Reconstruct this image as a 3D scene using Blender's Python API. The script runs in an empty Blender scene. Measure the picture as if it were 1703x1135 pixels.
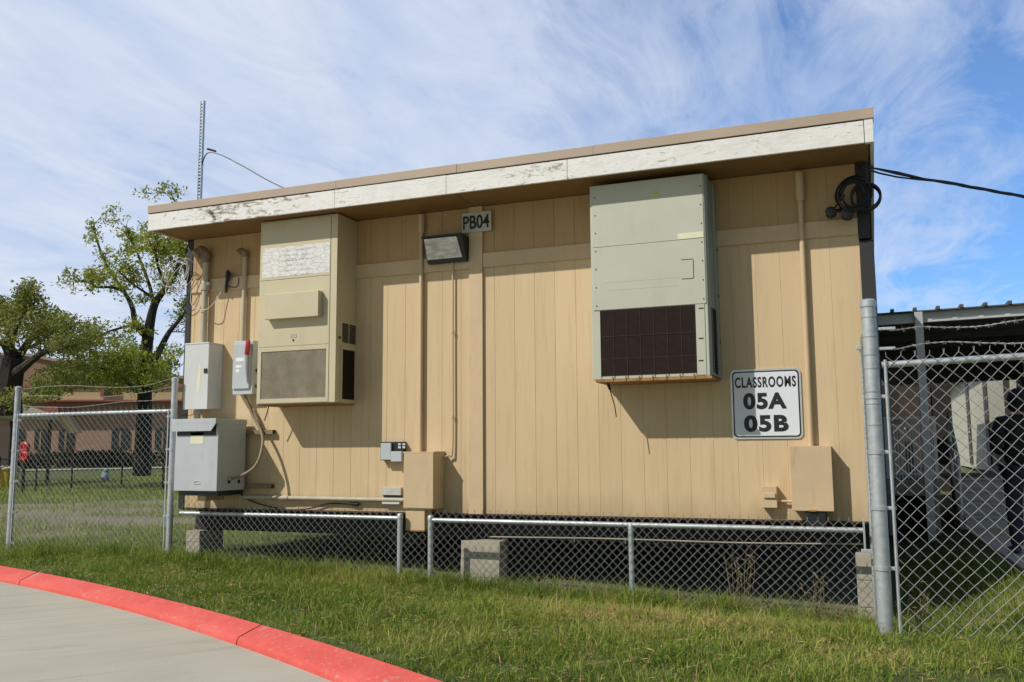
import bpy, bmesh, math, random
import numpy as np
from mathutils import Vector, Matrix
random.seed(7); rng = np.random.default_rng(11)
SC = bpy.context.scene; COL = SC.collection
R = math.radians

# ------------------------------------------------------------------ camera (calibrated from the building's lines)
F, PITCH, ROLL, YAW = 1500.0, 0.12146697, -0.00697306, -0.37897751
CAM = Vector((7.2829, -8.16445, 0.57065)); CX, CY = 851.5, 567.5
fwd = Vector((math.sin(YAW)*math.cos(PITCH), math.cos(YAW)*math.cos(PITCH), math.sin(PITCH)))
r0 = Vector((math.cos(YAW), -math.sin(YAW), 0)); u0 = r0.cross(fwd)
rt = math.cos(ROLL)*r0 + math.sin(ROLL)*u0; up = -math.sin(ROLL)*r0 + math.cos(ROLL)*u0
cam_d = bpy.data.cameras.new('camera'); cam_o = bpy.data.objects.new('camera', cam_d); COL.objects.link(cam_o)
cam_d.sensor_width = 36; cam_d.lens = F/1703*36; cam_d.clip_start = 0.05; cam_d.clip_end = 2000
m = Matrix((rt, up, -fwd)).transposed().to_4x4(); m.translation = CAM; cam_o.matrix_world = m
SC.camera = cam_o
# survey helpers: where a sight line meets a vertical or level plane
def ray(x, y): return (x-CX)*rt - (y-CY)*up + F*fwd
def P(x, y, Y=0.0):
    v = ray(x, y); return CAM + v*((Y-CAM.y)/v.y)
def PX(x, y, X):
    v = ray(x, y); return CAM + v*((X-CAM.x)/v.x)
def PZ(x, y, Z):
    v = ray(x, y); return CAM + v*((Z-CAM.z)/v.z)
def PD(x, y, d):
    return CAM + ray(x, y)*(d/F)

# ------------------------------------------------------------------ ground shape
KO = (-10.35, -31.6, 31.81); KI = (-8.26, -26.24, 25.89)
def sst(a, b, x):
    t = np.clip((np.asarray(x, float)-a)/(b-a), 0, 1); return t*t*(3-2*t)
def ground(x, y):
    x = np.asarray(x, float); y = np.asarray(y, float)
    s = sst(-2.2, -0.4, y)*(1-sst(7.5, 8.6, x))
    near = s*(-0.037*np.clip(x, 0, 8)+0.015)
    left = 0.05*np.exp(-((x+0.2)**2/1.5+(y+1.2)**2/0.8))
    z = -0.57 + near + left + 0.62*sst(4, 46, y)
    z = z + 0.012*np.sin(x*2.3+y*1.1)*np.sin(y*2.9-x*.7)
    d = np.hypot(x-KO[0], y-KO[1])-KO[2]
    zk = -0.612+1.2*np.clip(d, -.5, 0)
    w = sst(0.0, 1.1, d)
    return np.where(d < 0, zk, (-0.612)*(1-w)+z*w)
def gz(x, y): return float(ground(x, y))

# ------------------------------------------------------------------ materials
MATS = {}
def nt(name):
    m_ = bpy.data.materials.new(name); m_.use_nodes = True
    t = m_.node_tree; b = t.nodes['Principled BSDF']; return m_, t, b
def ramp(t, fac, stops):
    n = t.nodes.new('ShaderNodeValToRGB'); e = n.color_ramp.elements
    while len(e) < len(stops): e.new(0.5)
    for i, (p, c) in enumerate(stops):
        e[i].position = p; e[i].color = (*c, 1)
    t.links.new(fac, n.inputs[0]); return n.outputs[0]
def noise(t, scale, detail=4, rough=.55, stretch=(1, 1, 1), dist=0, coord='Object'):
    tc = t.nodes.new('ShaderNodeTexCoord'); mp = t.nodes.new('ShaderNodeMapping'); mp.inputs['Scale'].default_value = stretch
    t.links.new(tc.outputs[coord], mp.inputs[0])
    n = t.nodes.new('ShaderNodeTexNoise'); n.inputs['Scale'].default_value = scale
    n.inputs['Detail'].default_value = detail; n.inputs['Roughness'].default_value = rough; n.inputs['Distortion'].default_value = dist
    t.links.new(mp.outputs[0], n.inputs['Vector']); return n.outputs['Fac']
def mix(t, fac, a, b, mode='MIX'):
    n = t.nodes.new('ShaderNodeMix'); n.data_type = 'RGBA'; n.blend_type = mode
    for s, v in ((n.inputs[0], fac), (n.inputs[6], a), (n.inputs[7], b)):
        if isinstance(v, (int, float)): s.default_value = v
        elif isinstance(v, tuple): s.default_value = (*v, 1)
        else: t.links.new(v, s)
    return n.outputs[2]
def math_(t, op, a, b=None):
    n = t.nodes.new('ShaderNodeMath'); n.operation = op
    for s, v in ((n.inputs[0], a), (n.inputs[1], b)):
        if v is None: continue
        if isinstance(v, (int, float)): s.default_value = v
        else: t.links.new(v, s)
    return n.outputs[0]
def bump(t, b, h, strength=.3, dist=.01):
    n = t.nodes.new('ShaderNodeBump'); n.inputs['Strength'].default_value = strength; n.inputs['Distance'].default_value = dist
    t.links.new(h, n.inputs['Height']); t.links.new(n.outputs[0], b.inputs['Normal'])
def paint(name, col, var=.12, rough=.55, metal=0, scale=3, stretch=(1, 1, 1), dirt=None, dirt_amt=.35, bmp=.08):
    m_, t, b = nt(name)
    n1 = noise(t, scale, 5, .6, stretch)
    lo = tuple(c*(1-var) for c in col); hi = tuple(min(1, c*(1+var)) for c in col)
    c = ramp(t, n1, [(.3, lo), (.7, hi)])
    if dirt:
        n2 = noise(t, scale*1.7, 6, .7, (stretch[0]*2, stretch[1]*2, stretch[2]*.35))
        f = ramp(t, n2, [(.55, (0, 0, 0)), (.78, (dirt_amt,)*3)])
        c = mix(t, f, c, dirt)
    t.links.new(c, b.inputs['Base Color'])
    b.inputs['Metallic'].default_value = metal
    r_ = ramp(t, noise(t, scale*6, 3), [(.2, (rough-.08,)*3), (.8, (min(1, rough+.1),)*3)])
    t.links.new(r_, b.inputs['Roughness'])
    if bmp: bump(t, b, noise(t, scale*30, 3), bmp, .004)
    MATS[name] = m_; return m_
def m_siding(name, col, worn, dirt):
    m_, t, b = nt(name); tc = t.nodes.new('ShaderNodeTexCoord'); sp = t.nodes.new('ShaderNodeSeparateXYZ'); t.links.new(tc.outputs['Object'], sp.inputs[0])
    bid = math_(t, 'FLOOR', math_(t, 'DIVIDE', math_(t, 'SUBTRACT', sp.outputs[0], .402-.0), .2105))
    wn_ = t.nodes.new('ShaderNodeTexWhiteNoise'); wn_.noise_dimensions = '1D'; t.links.new(bid, wn_.inputs['W'])
    c = ramp(t, wn_.outputs['Value'], [(0, tuple(x*.955 for x in col)), (1, tuple(min(1, x*1.03) for x in col))])
    c = mix(t, ramp(t, noise(t, .8, 5, .6, (2.2, 2.2, .7)), [(.42, (0, 0, 0)), (.72, (.75,)*3)]), c, worn)
    c = mix(t, ramp(t, noise(t, 5, 6, .7, (4, 4, .22)), [(.52, (0, 0, 0)), (.74, (.48,)*3)]), c, dirt)
    c = mix(t, ramp(t, noise(t, 17, 4, .75), [(.64, (0, 0, 0)), (.72, (.30,)*3)]), c, dirt)
    low = ramp(t, math_(t, 'ADD', sp.outputs[2], math_(t, 'MULTIPLY', noise(t, 2.6, 6, .7, (2, 2, .5)), .55)), [(.46, (.75,)*3), (.76, (0, 0, 0))])
    c = mix(t, low, c, tuple(x*.72 for x in worn))
    t.links.new(c, b.inputs['Base Color'])
    t.links.new(ramp(t, noise(t, 10, 3), [(.2, (.55,)*3), (.8, (.72,)*3)]), b.inputs['Roughness'])
    bump(t, b, noise(t, 40, 4, .6, (2.5, 2.5, .25)), .22, .004); MATS[name] = m_
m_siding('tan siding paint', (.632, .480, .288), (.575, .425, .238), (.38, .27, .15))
m_siding('eave shade siding', (.47, .315, .15), (.42, .275, .125), (.27, .17, .08))  # darker, browner copy of the siding colour; eave shade is painted in
paint('tan trim paint', (.595, .445, .275), .07, .6, scale=3, dirt=(.30, .2, .11), dirt_amt=.4)
paint('soffit paint', (.235, .135, .045), .08, .65, scale=2)
paint('roof flashing', (.42, .33, .25), .06, .5, scale=2)
paint('roof membrane', (.5, .48, .44), .1, .8)
paint('beige cabinet', (.56, .50, .34), .04, .45, scale=2, dirt=(.36, .30, .2), dirt_amt=.3)
paint('sage grey cabinet', (.50, .51, .415), .04, .42, scale=2, dirt=(.30, .29, .2), dirt_amt=.25)
paint('side sage metal', (.32, .36, .35), .06, .4, metal=.3, scale=2)
paint('grey enamel', (.47, .51, .54), .05, .42, scale=3, dirt=(.3, .28, .25), dirt_amt=.3)
paint('pale grey enamel', (.60, .62, .62), .05, .42, scale=3, dirt=(.42, .38, .32), dirt_amt=.3)
paint('galvanised steel', (.50, .535, .56), .16, .42, metal=.45, scale=22, dirt=(.33, .33, .33), dirt_amt=.4)
paint('galvanised wire', (.34, .35, .35), .15, .55, metal=.35, scale=30)
paint('dull conduit', (.44, .40, .31), .12, .55, scale=5, dirt=(.25, .18, .1), dirt_amt=.5)
paint('black trim', (.022, .022, .024), .3, .6, scale=4, dirt=(.07, .065, .06), dirt_amt=.6)
paint('black cable', (.012, .012, .013), .2, .45)
paint('pale cable', (.55, .52, .47), .1, .5)
paint('dark steel beam', (.013, .013, .014), .25, .7, scale=5, dirt=(.05, .03, .02), dirt_amt=.3)
paint('brown hose', (.24, .18, .11), .15, .6, scale=8)
paint('rusty brown', (.075, .04, .025), .3, .8, scale=14)
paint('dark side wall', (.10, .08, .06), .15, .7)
paint('rust', (.33, .17, .06), .4, .8, scale=20, dirt=(.09, .04, .02), dirt_amt=.8)
paint('block concrete', (.43, .39, .31), .14, .9, scale=7, dirt=(.26, .21, .15), dirt_amt=.45, bmp=.6)
paint('black enamel', (.014, .016, .017), .2, .4)
paint('sticker yellow', (.55, .54, .17), .15, .6, scale=30)
paint('sticker cream', (.72, .70, .52), .05, .5)
paint('white paper', (.78, .78, .76), .06, .6, scale=20)
paint('sign white', (.72, .75, .80), .02, .35, bmp=0)
paint('sign aluminium', (.62, .62, .62), .04, .35, metal=.6, bmp=0)
paint('sign grey', (.50, .50, .46), .08, .6, scale=12, dirt=(.2, .19, .16), dirt_amt=.5)
paint('sign black', (.010, .010, .012), .1, .45, bmp=0)
paint('red plastic', (.42, .02, .025), .1, .4)
paint('yellow plastic', (.60, .42, .05), .1, .5)
paint('canvas tan', (.60, .50, .36), .06, .8)
paint('bark', (.042, .036, .030), .4, .9, scale=6, stretch=(3, 3, .6), bmp=.8)
paint('dark brick', (.30, .19, .125), .12, .85, scale=1.5)
paint('cream band', (.56, .40, .22), .06, .7)
paint('red stripe', (.32, .10, .07), .08, .6)
paint('stone band', (.52, .36, .21), .08, .8)
paint('dark glass', (.018, .026, .030), .2, .12)
paint('canopy steel', (.56, .57, .58), .06, .45, metal=.3)
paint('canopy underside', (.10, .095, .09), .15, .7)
paint('weathered timber', (.33, .31, .28), .15, .85, scale=3, stretch=(.6, 4, 4))
paint('walk concrete', (.58, .54, .45), .08, .9, scale=3)
paint('rail paint', (.74, .75, .76), .05, .45)
paint('step concrete', (.50, .49, .46), .08, .9, scale=4)
paint('board cream', (.52, .50, .40), .08, .7, scale=1, stretch=(1, 6, .5))
paint('door brown', (.05, .035, .025), .2, .6)
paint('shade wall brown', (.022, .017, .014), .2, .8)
paint('jacket black', (.010, .010, .011), .2, .85)
paint('denim', (.020, .026, .055), .25, .85, scale=12)
paint('skin', (.42, .25, .17), .06, .5)
paint('hair dark', (.012, .009, .007), .2, .5)
paint('shoe grey', (.08, .08, .085), .1, .7)
paint('pedestal grey', (.30, .36, .42), .08, .6)
paint('green cap', (.09, .30, .20), .1, .5)
def m_white_fascia():
    m_, t, b = nt('peeling white paint')
    n1 = noise(t, 6, 9, .74, (1, 1, 3.4), 1.1)
    n2 = noise(t, .75, 2, .5)
    f = math_(t, 'ADD', n1, math_(t, 'MULTIPLY', math_(t, 'SUBTRACT', n2, .5), .55))
    c = ramp(t, f, [(.40, (.70, .69, .66)), (.535, (.80, .795, .775)), (.605, (.66, .645, .61)), (.635, (.42, .39, .34)), (.70, (.23, .20, .165))])
    d = ramp(t, noise(t, 2.2, 5, .65, (1, 1, 1.5)), [(.5, (0, 0, 0)), (.75, (.35,)*3)])
    c = mix(t, d, c, (.50, .47, .42))
    t.links.new(c, b.inputs['Base Color']); b.inputs['Roughness'].default_value = .6
    bump(t, b, f, .5, .006); MATS['peeling white paint'] = m_
m_white_fascia()
def m_label():
    m_, t, b = nt('cracked paper label')
    tc = t.nodes.new('ShaderNodeTexCoord')
    def crack(sc, w):
        mp = t.nodes.new('ShaderNodeMapping'); mp.inputs['Scale'].default_value = sc; t.links.new(tc.outputs['Object'], mp.inputs[0])
        v = t.nodes.new('ShaderNodeTexVoronoi'); v.feature = 'DISTANCE_TO_EDGE'; v.inputs['Scale'].default_value = 1.0
        t.links.new(mp.outputs[0], v.inputs['Vector']); return ramp(t, v.outputs['Distance'], [(w, (1, 1, 1)), (w*2.2, (0, 0, 0))])
    base = ramp(t, noise(t, 14, 5, .7), [(.35, (.66, .67, .68)), (.6, (.78, .78, .77))])
    c = mix(t, math_(t, 'MULTIPLY', crack((9, 9, 26), .035), .55), base, (.42, .38, .30))
    c = mix(t, math_(t, 'MULTIPLY', crack((31, 31, 30), .03), .35), c, (.45, .42, .36))
    sp = t.nodes.new('ShaderNodeSeparateXYZ'); t.links.new(tc.outputs['Object'], sp.inputs[0])
    rows = ramp(t, math_(t, 'SINE', math_(t, 'MULTIPLY', sp.outputs[2], 118)), [(.45, (0, 0, 0)), (.75, (1, 1, 1))])
    mid = ramp(t, math_(t, 'ABSOLUTE', sp.outputs[0]), [(.14, (1, 1, 1)), (.27, (0, 0, 0))])
    ink = math_(t, 'MULTIPLY', math_(t, 'MULTIPLY', rows, mid), ramp(t, noise(t, 62, 3, .7, (1, 1, .7)), [(.47, (0, 0, 0)), (.56, (.75,)*3)]))
    c = mix(t, ink, c, (.20, .20, .23))
    t.links.new(c, b.inputs['Base Color']); b.inputs['Roughness'].default_value = .6
    MATS['cracked paper label'] = m_
m_label()
def m_grille(name, hole, bar, scale, kind):
    m_, t, b = nt(name)
    tc = t.nodes.new('ShaderNodeTexCoord'); sp = t.nodes.new('ShaderNodeSeparateXYZ'); t.links.new(tc.outputs['Object'], sp.inputs[0])
    def wave(sock, s): return math_(t, 'SINE', math_(t, 'MULTIPLY', sock, s))
    xy = math_(t, 'ADD', sp.outputs[0], sp.outputs[1])
    if kind == 'perf': w = math_(t, 'MULTIPLY', wave(xy, scale), wave(sp.outputs[2], scale))
    elif kind == 'fins': w = wave(sp.outputs[2], scale)
    n = noise(t, 7, 4, .6)
    w2 = math_(t, 'ADD', math_(t, 'MULTIPLY', w, .42), n)
    c = ramp(t, w2, [(.25, hole), (.75, bar)])
    t.links.new(c, b.inputs['Base Color']); b.inputs['Roughness'].default_value = .7; b.inputs['Specular IOR Level'].default_value = .12
    bump(t, b, w, .5, .003); MATS[name] = m_
m_grille('perforated grille', (.16, .14, .10), (.31, .28, .21), 420, 'perf')
m_grille('coil fins', (.015, .009, .008), (.036, .023, .020), 640, 'fins')
m_grille('dark louvre', (.05, .042, .03), (.14, .12, .09), 300, 'fins')
def m_lens():
    m_, t, b = nt('ribbed lamp lens')
    tc = t.nodes.new('ShaderNodeTexCoord'); sp = t.nodes.new('ShaderNodeSeparateXYZ'); t.links.new(tc.outputs['Object'], sp.inputs[0])
    w = math_(t, 'SINE', math_(t, 'MULTIPLY', sp.outputs[0], 300))
    c = ramp(t, noise(t, 9, 3, .5, (1, 1, 3)), [(.35, (.46, .46, .44)), (.65, (.82, .82, .79))])
    t.links.new(c, b.inputs['Base Color']); b.inputs['Roughness'].default_value = .15; b.inputs['Coat Weight'].default_value = .6
    bump(t, b, w, .5, .004); MATS['ribbed lamp lens'] = m_
m_lens()
def m_kerb():
    m_, t, b = nt('red kerb paint')
    n1 = noise(t, 1.6, 6, .65); n2 = noise(t, 26, 7, .78)
    c = ramp(t, n1, [(.3, (.60, .085, .070)), (.5, (.69, .112, .092)), (.72, (.73, .155, .125))])
    c = mix(t, ramp(t, noise(t, 7, 6, .75), [(.52, (0, 0, 0)), (.74, (.45,)*3)]), c, (.50, .075, .06))
    c = mix(t, ramp(t, n2, [(.585, (0, 0, 0)), (.64, (.7,)*3)]), c, (.66, .36, .30))
    c = mix(t, ramp(t, noise(t, 3.3, 9, .82), [(.60, (0, 0, 0)), (.63, (.75,)*3)]), c, (.46, .33, .27))
    t.links.new(c, b.inputs['Base Color']); b.inputs['Roughness'].default_value = .75; b.inputs['Specular IOR Level'].default_value = .3
    bump(t, b, math_(t, 'ADD', n2, n1), .5, .008); MATS['red kerb paint'] = m_
m_kerb()
def m_pave():
    m_, t, b = nt('broomed concrete')
    def rn(scale, rot, st, det, rough, dist=0):
        tc = t.nodes.new('ShaderNodeTexCoord'); a = t.nodes.new('ShaderNodeMapping'); a.inputs['Rotation'].default_value = (0, 0, R(rot)); t.links.new(tc.outputs['Object'], a.inputs[0])
        c_ = t.nodes.new('ShaderNodeMapping'); c_.inputs['Scale'].default_value = st; t.links.new(a.outputs[0], c_.inputs[0])
        n = t.nodes.new('ShaderNodeTexNoise'); n.inputs['Scale'].default_value = scale; n.inputs['Detail'].default_value = det; n.inputs['Roughness'].default_value = rough; n.inputs['Distortion'].default_value = dist
        t.links.new(c_.outputs[0], n.inputs['Vector']); return n.outputs['Fac']
    n3 = noise(t, 90, 4, .7)
    c = ramp(t, noise(t, .9, 6, .65), [(.25, (.43, .405, .325)), (.5, (.485, .46, .375)), (.75, (.53, .505, .42))])
    c = mix(t, ramp(t, rn(2.2, -52, (.22, 5, 1), 6, .62), [(.50, (0, 0, 0)), (.70, (.42,)*3)]), c, (.33, .305, .24))
    c = mix(t, ramp(t, rn(1.0, -40, (.5, 3, 1), 5, .65, .7), [(.60, (0, 0, 0)), (.76, (.6,)*3)]), c, (.35, .26, .15))
    c = mix(t, ramp(t, noise(t, 6, 8, .8), [(.63, (0, 0, 0)), (.70, (.40,)*3)]), c, (.30, .27, .21))
    c = mix(t, ramp(t, noise(t, 38, 5, .8), [(.66, (0, 0, 0)), (.72, (.65,)*3)]), c, (.22, .20, .16))
    c = mix(t, ramp(t, n3, [(.32, (.22,)*3), (.55, (0, 0, 0))]), c, (.24, .22, .18))
    t.links.new(c, b.inputs['Base Color']); b.inputs['Roughness'].default_value = .92
    bump(t, b, n3, .4, .005); MATS['broomed concrete'] = m_
m_pave()
def m_ground():
    m_, t, b = nt('turf and soil')
    n1 = noise(t, .33, 5, .6, (1, .9, 1)); n2 = noise(t, 9, 6, .7); n3 = noise(t, 60, 3, .7)
    grass = ramp(t, n2, [(.3, (.055, .080, .018)), (.55, (.10, .13, .035)), (.8, (.17, .18, .065))])
    soil = ramp(t, n2, [(.3, (.20, .17, .11)), (.7, (.36, .32, .24))])
    a_ = t.nodes.new('ShaderNodeAttribute'); a_.attribute_name = 'bare'
    f = ramp(t, math_(t, 'ADD', math_(t, 'ADD', math_(t, 'MULTIPLY', n1, .6), math_(t, 'MULTIPLY', math_(t, 'SUBTRACT', n3, .5), .4)), math_(t, 'MULTIPLY', a_.outputs['Fac'], .45)), [(.40, (0, 0, 0)), (.60, (.85,)*3)])
    c = mix(t, f, grass, soil)
    t.links.new(c, b.inputs['Base Color']); b.inputs['Roughness'].default_value = .95
    bump(t, b, n3, .8, .03); MATS['turf and soil'] = m_
m_ground()
def m_leaf(name, stops, trans=.35, attr='tint'):
    m_, t, b = nt(name)
    a = t.nodes.new('ShaderNodeAttribute'); a.attribute_name = attr
    c = ramp(t, a.outputs['Fac'], stops)
    t.links.new(c, b.inputs['Base Color']); b.inputs['Roughness'].default_value = .6
    b.inputs['Specular IOR Level'].default_value = .25
    tr = t.nodes.new('ShaderNodeBsdfTranslucent'); t.links.new(c, tr.inputs[0])
    mx = t.nodes.new('ShaderNodeMixShader'); mx.inputs[0].default_value = trans
    t.links.new(b.outputs[0], mx.inputs[1]); t.links.new(tr.outputs[0], mx.inputs[2])
    t.links.new(mx.outputs[0], t.nodes['Material Output'].inputs[0]); MATS[name] = m_
m_leaf('grass blades', [(0, (.065, .125, .018)), (.28, (.20, .30, .038)), (.52, (.37, .42, .075)), (.76, (.58, .49, .19)), (1, (.60, .38, .21))])
m_leaf('dry stalks', [(0, (.16, .11, .05)), (1, (.34, .25, .14))])
m_leaf('spring leaves', [(0, (.14, .17, .022)), (.5, (.33, .37, .048)), (1, (.52, .52, .12))], .5)
m_leaf('dull leaves', [(0, (.12, .14, .032)), (.5, (.26, .28, .060)), (1, (.42, .41, .13))], .5)
m_leaf('hedge leaves', [(0, (.020, .034, .014)), (1, (.06, .09, .03))], .25)
def m_brick():
    m_, t, b = nt('pink brick')
    tc = t.nodes.new('ShaderNodeTexCoord'); mp = t.nodes.new('ShaderNodeMapping'); mp.inputs['Rotation'].default_value = (R(90), 0, 0)
    t.links.new(tc.outputs['Object'], mp.inputs[0])
    k = t.nodes.new('ShaderNodeTexBrick'); k.inputs['Scale'].default_value = 3
    k.inputs['Color1'].default_value = (.44, .27, .19, 1); k.inputs['Color2'].default_value = (.37, .22, .155, 1); k.inputs['Mortar'].default_value = (.42, .33, .26, 1)
    k.inputs['Mortar Size'].default_value = .015
    t.links.new(mp.outputs[0], k.inputs['Vector'])
    c = mix(t, ramp(t, noise(t, .5, 4), [(.4, (0, 0, 0)), (.7, (.3,)*3)]), k.outputs['Color'], (.28, .17, .13))
    t.links.new(c, b.inputs['Base Color']); b.inputs['Roughness'].default_value = .9; MATS['pink brick'] = m_
m_brick()

# ------------------------------------------------------------------ mesh building
class MB:
    def __init__(s): s.v = []; s.f = []
    def add(s, v, f):
        o = len(s.v); s.v += [Vector(p) for p in v]; s.f += [tuple(i+o for i in q) for q in f]; return s
    def box(s, x0, x1, y0, y1, z0, z1, bev=0.0):
        x0, x1 = sorted((x0, x1)); y0, y1 = sorted((y0, y1)); z0, z1 = sorted((z0, z1))
        bm = bmesh.new(); bmesh.ops.create_cube(bm, size=1)
        for v in bm.verts: v.co = Vector(((x0+x1)/2+v.co.x*(x1-x0), (y0+y1)/2+v.co.y*(y1-y0), (z0+z1)/2+v.co.z*(z1-z0)))
        b_ = min(bev, .45*min(x1-x0, y1-y0, z1-z0))
        if b_ > 0: bmesh.ops.bevel(bm, geom=list(bm.edges), offset=b_, segments=2, affect='EDGES', profile=.6)
        bm.verts.index_update()
        s.add([v.co.copy() for v in bm.verts], [[v.index for v in f.verts] for f in bm.faces]); bm.free(); return s
    def tube(s, pts, r, seg=8, cap=True):
        pts = [Vector(p) for p in pts]; n = len(pts); rr = r if isinstance(r, (list, tuple)) else [r]*n
        t = [(pts[min(i+1, n-1)]-pts[max(i-1, 0)]).normalized() for i in range(n)]
        a = t[0].orthogonal().normalized(); v = []; f = []
        for i in range(n):
            a = (a-t[i]*a.dot(t[i])).normalized(); b = t[i].cross(a)
            for k in range(seg):
                w = 2*math.pi*k/seg; v.append(pts[i]+(a*math.cos(w)+b*math.sin(w))*rr[i])
        for i in range(n-1):
            for k in range(seg):
                k2 = (k+1) % seg; f.append((i*seg+k, i*seg+k2, (i+1)*seg+k2, (i+1)*seg+k))
        if cap: f.append(tuple(range(seg-1, -1, -1))); f.append(tuple((n-1)*seg+k for k in range(seg)))
        return s.add(v, f)
    def prism(s, poly, y0, y1):           # polygon in x,z pushed through y
        n = len(poly); v = [(x, y0, z) for x, z in poly]+[(x, y1, z) for x, z in poly]
        f = [tuple(range(n)), tuple(range(2*n-1, n-1, -1))]+[(i, i+n, (i+1) % n+n, (i+1) % n) for i in range(n)]
        return s.add(v, f)
    def loft(s, rings, cap=True):
        n = len(rings[0]); v = [p for q in rings for p in q]; f = []
        for i in range(len(rings)-1):
            for k in range(n): f.append((i*n+k, i*n+(k+1) % n, (i+1)*n+(k+1) % n, (i+1)*n+k))
        if cap: f += [tuple(range(n-1, -1, -1)), tuple((len(rings)-1)*n+k for k in range(n))]
        return s.add(v, f)
    def build(s, name, mat, parent=None, smooth=False, fix=True):
        off = Vector((0, 0, 0))
        if parent is not None:
            off = parent.location if parent.parent is None else parent.parent.location
            if parent.parent is not None and parent.parent.parent is not None: raise ValueError(name)
        me = bpy.data.meshes.new(name); me.from_pydata([tuple(p-off) for p in s.v], [], s.f)
        if fix:
            bm = bmesh.new(); bm.from_mesh(me); bmesh.ops.recalc_face_normals(bm, faces=bm.faces); bm.to_mesh(me); bm.free()
        me.materials.append(MATS[mat])
        if smooth:
            for p in me.polygons: p.use_smooth = True
            me.set_sharp_from_angle(angle=R(40))
        o = bpy.data.objects.new(name, me); COL.objects.link(o)
        if parent is not None: o.parent = parent
        return o
def tag(o, label=None, cat=None, group=None, kind=None):
    if label: o['label'] = label
    if cat: o['category'] = cat
    if group: o['group'] = group
    if kind: o['kind'] = kind
    return o
def thing(name, loc, label, cat, group=None):
    o = bpy.data.objects.new(name, None); COL.objects.link(o); o.location = loc; o.empty_display_size = .1
    return tag(o, label, cat, group)
def fr(x0, y0, x1, y1, D):
    a, b, c, d = P(x0, y0, -D), P(x1, y0, -D), P(x0, y1, -D), P(x1, y1, -D)
    return (a.x+c.x)/2, (b.x+d.x)/2, (c.z+d.z)/2, (a.z+b.z)/2      # x0 x1 z0 z1
def curve(pts, n=8):
    pts = [Vector(p) for p in pts]; out = []
    for i in range(len(pts)-1):
        p0, p1, p2, p3 = pts[max(i-1, 0)], pts[i], pts[i+1], pts[min(i+2, len(pts)-1)]
        for k in range(n):
            t = k/n; out.append(.5*((2*p1)+(p2-p0)*t+(2*p0-5*p1+4*p2-p3)*t*t+(3*p1-p0-3*p2+p3)*t**3))
    return out+[pts[-1]]
def text_mb(txt, x0, x1, z0, z1, y, depth=.0015, bold=0.0, spacing=1.0):
    c = bpy.data.curves.new('t', 'FONT'); c.body = txt; c.extrude = .02; c.offset = bold; c.space_character = spacing; c.resolution_u = 6
    o = bpy.data.objects.new('t', c); COL.objects.link(o)
    dg = bpy.context.evaluated_depsgraph_get(); me = bpy.data.meshes.new_from_object(o.evaluated_get(dg))
    vs = [v.co.copy() for v in me.vertices]; fs = [tuple(p.vertices) for p in me.polygons]
    ax, bx = min(v.x for v in vs), max(v.x for v in vs); ay, by = min(v.y for v in vs), max(v.y for v in vs)
    mb = MB()
    mb.add([(x0+(v.x-ax)/(bx-ax)*(x1-x0), y-depth*(1 if v.z > 0 else 0), z0+(v.y-ay)/(by-ay)*(z1-z0)) for v in vs], fs)
    bpy.data.objects.remove(o); bpy.data.curves.remove(c); bpy.data.meshes.remove(me)
    return mb
def rrect(x0, x1, z0, z1, r, n=6):
    out = []
    for cx, cz, a0 in ((x1-r, z1-r, 0), (x0+r, z1-r, 90), (x0+r, z0+r, 180), (x1-r, z0+r, 270)):
        for k in range(n+1):
            a = R(a0+90*k/n); out.append((cx+r*math.cos(a), cz+r*math.sin(a)))
    return out

# ------------------------------------------------------------------ the portable building
XL, XR, DEPTH = 0.0, 7.33, 11.5
ZT, SOF = 3.03, 3.035
bld = thing('portable_building', (3.66, 0, -.29), 'tan portable classroom on concrete blocks with flat white fascia roof', 'building')
# siding with real grooves
def siding(x0, x1, z0, z1, gx):
    prof = [(x0, 0)]
    for g in gx:
        if x0+.02 < g < x1-.02: prof += [(g-.0030, 0), (g-.0012, .0028), (g+.0012, .0028), (g+.0030, 0)]
    prof.append((x1, 0)); n = len(prof)
    v = [(x, y, z0) for x, y in prof]+[(x, y, z1) for x, y in prof]
    return v, [(i, i+1, n+i+1, n+i) for i in range(n-1)]
gl = [2.85+.2105*k for k in range(-14, 5)]; gr_ = [4.062+.2105*k for k in range(-2, 17)]
gx = [g for g in gl if .09 < g < 3.56]+[g for g in gr_ if 3.75 < g < 7.2]
for nm_, mt_, za_, zb_ in (('front_wall', 'tan siding paint', -.03, 2.47), ('upper_siding', 'eave shade siding', 2.472, ZT)):
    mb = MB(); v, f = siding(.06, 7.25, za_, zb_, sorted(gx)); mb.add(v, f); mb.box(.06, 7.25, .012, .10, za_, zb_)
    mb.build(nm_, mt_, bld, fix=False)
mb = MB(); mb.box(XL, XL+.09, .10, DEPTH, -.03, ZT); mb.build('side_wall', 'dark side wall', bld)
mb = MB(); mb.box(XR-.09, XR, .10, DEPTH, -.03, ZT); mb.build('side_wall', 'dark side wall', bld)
mb = MB(); mb.box(XL+.09, XR-.09, DEPTH-.1, DEPTH, -.03, ZT); mb.build('rear_wall', 'tan siding paint', bld)
# black corner boards
mb = MB(); mb.box(XL-.012, .062, -.012, .099, -.05, ZT, .004); mb.build('corner_board', 'black trim', bld)
mb = MB(); mb.box(7.247, XR+.012, -.012, .099, 2.36, ZT, .004); mb.box(7.25, XR+.035, -.02, .099, -.05, 2.34, .004); mb.build('corner_board', 'black trim', bld)
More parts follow.
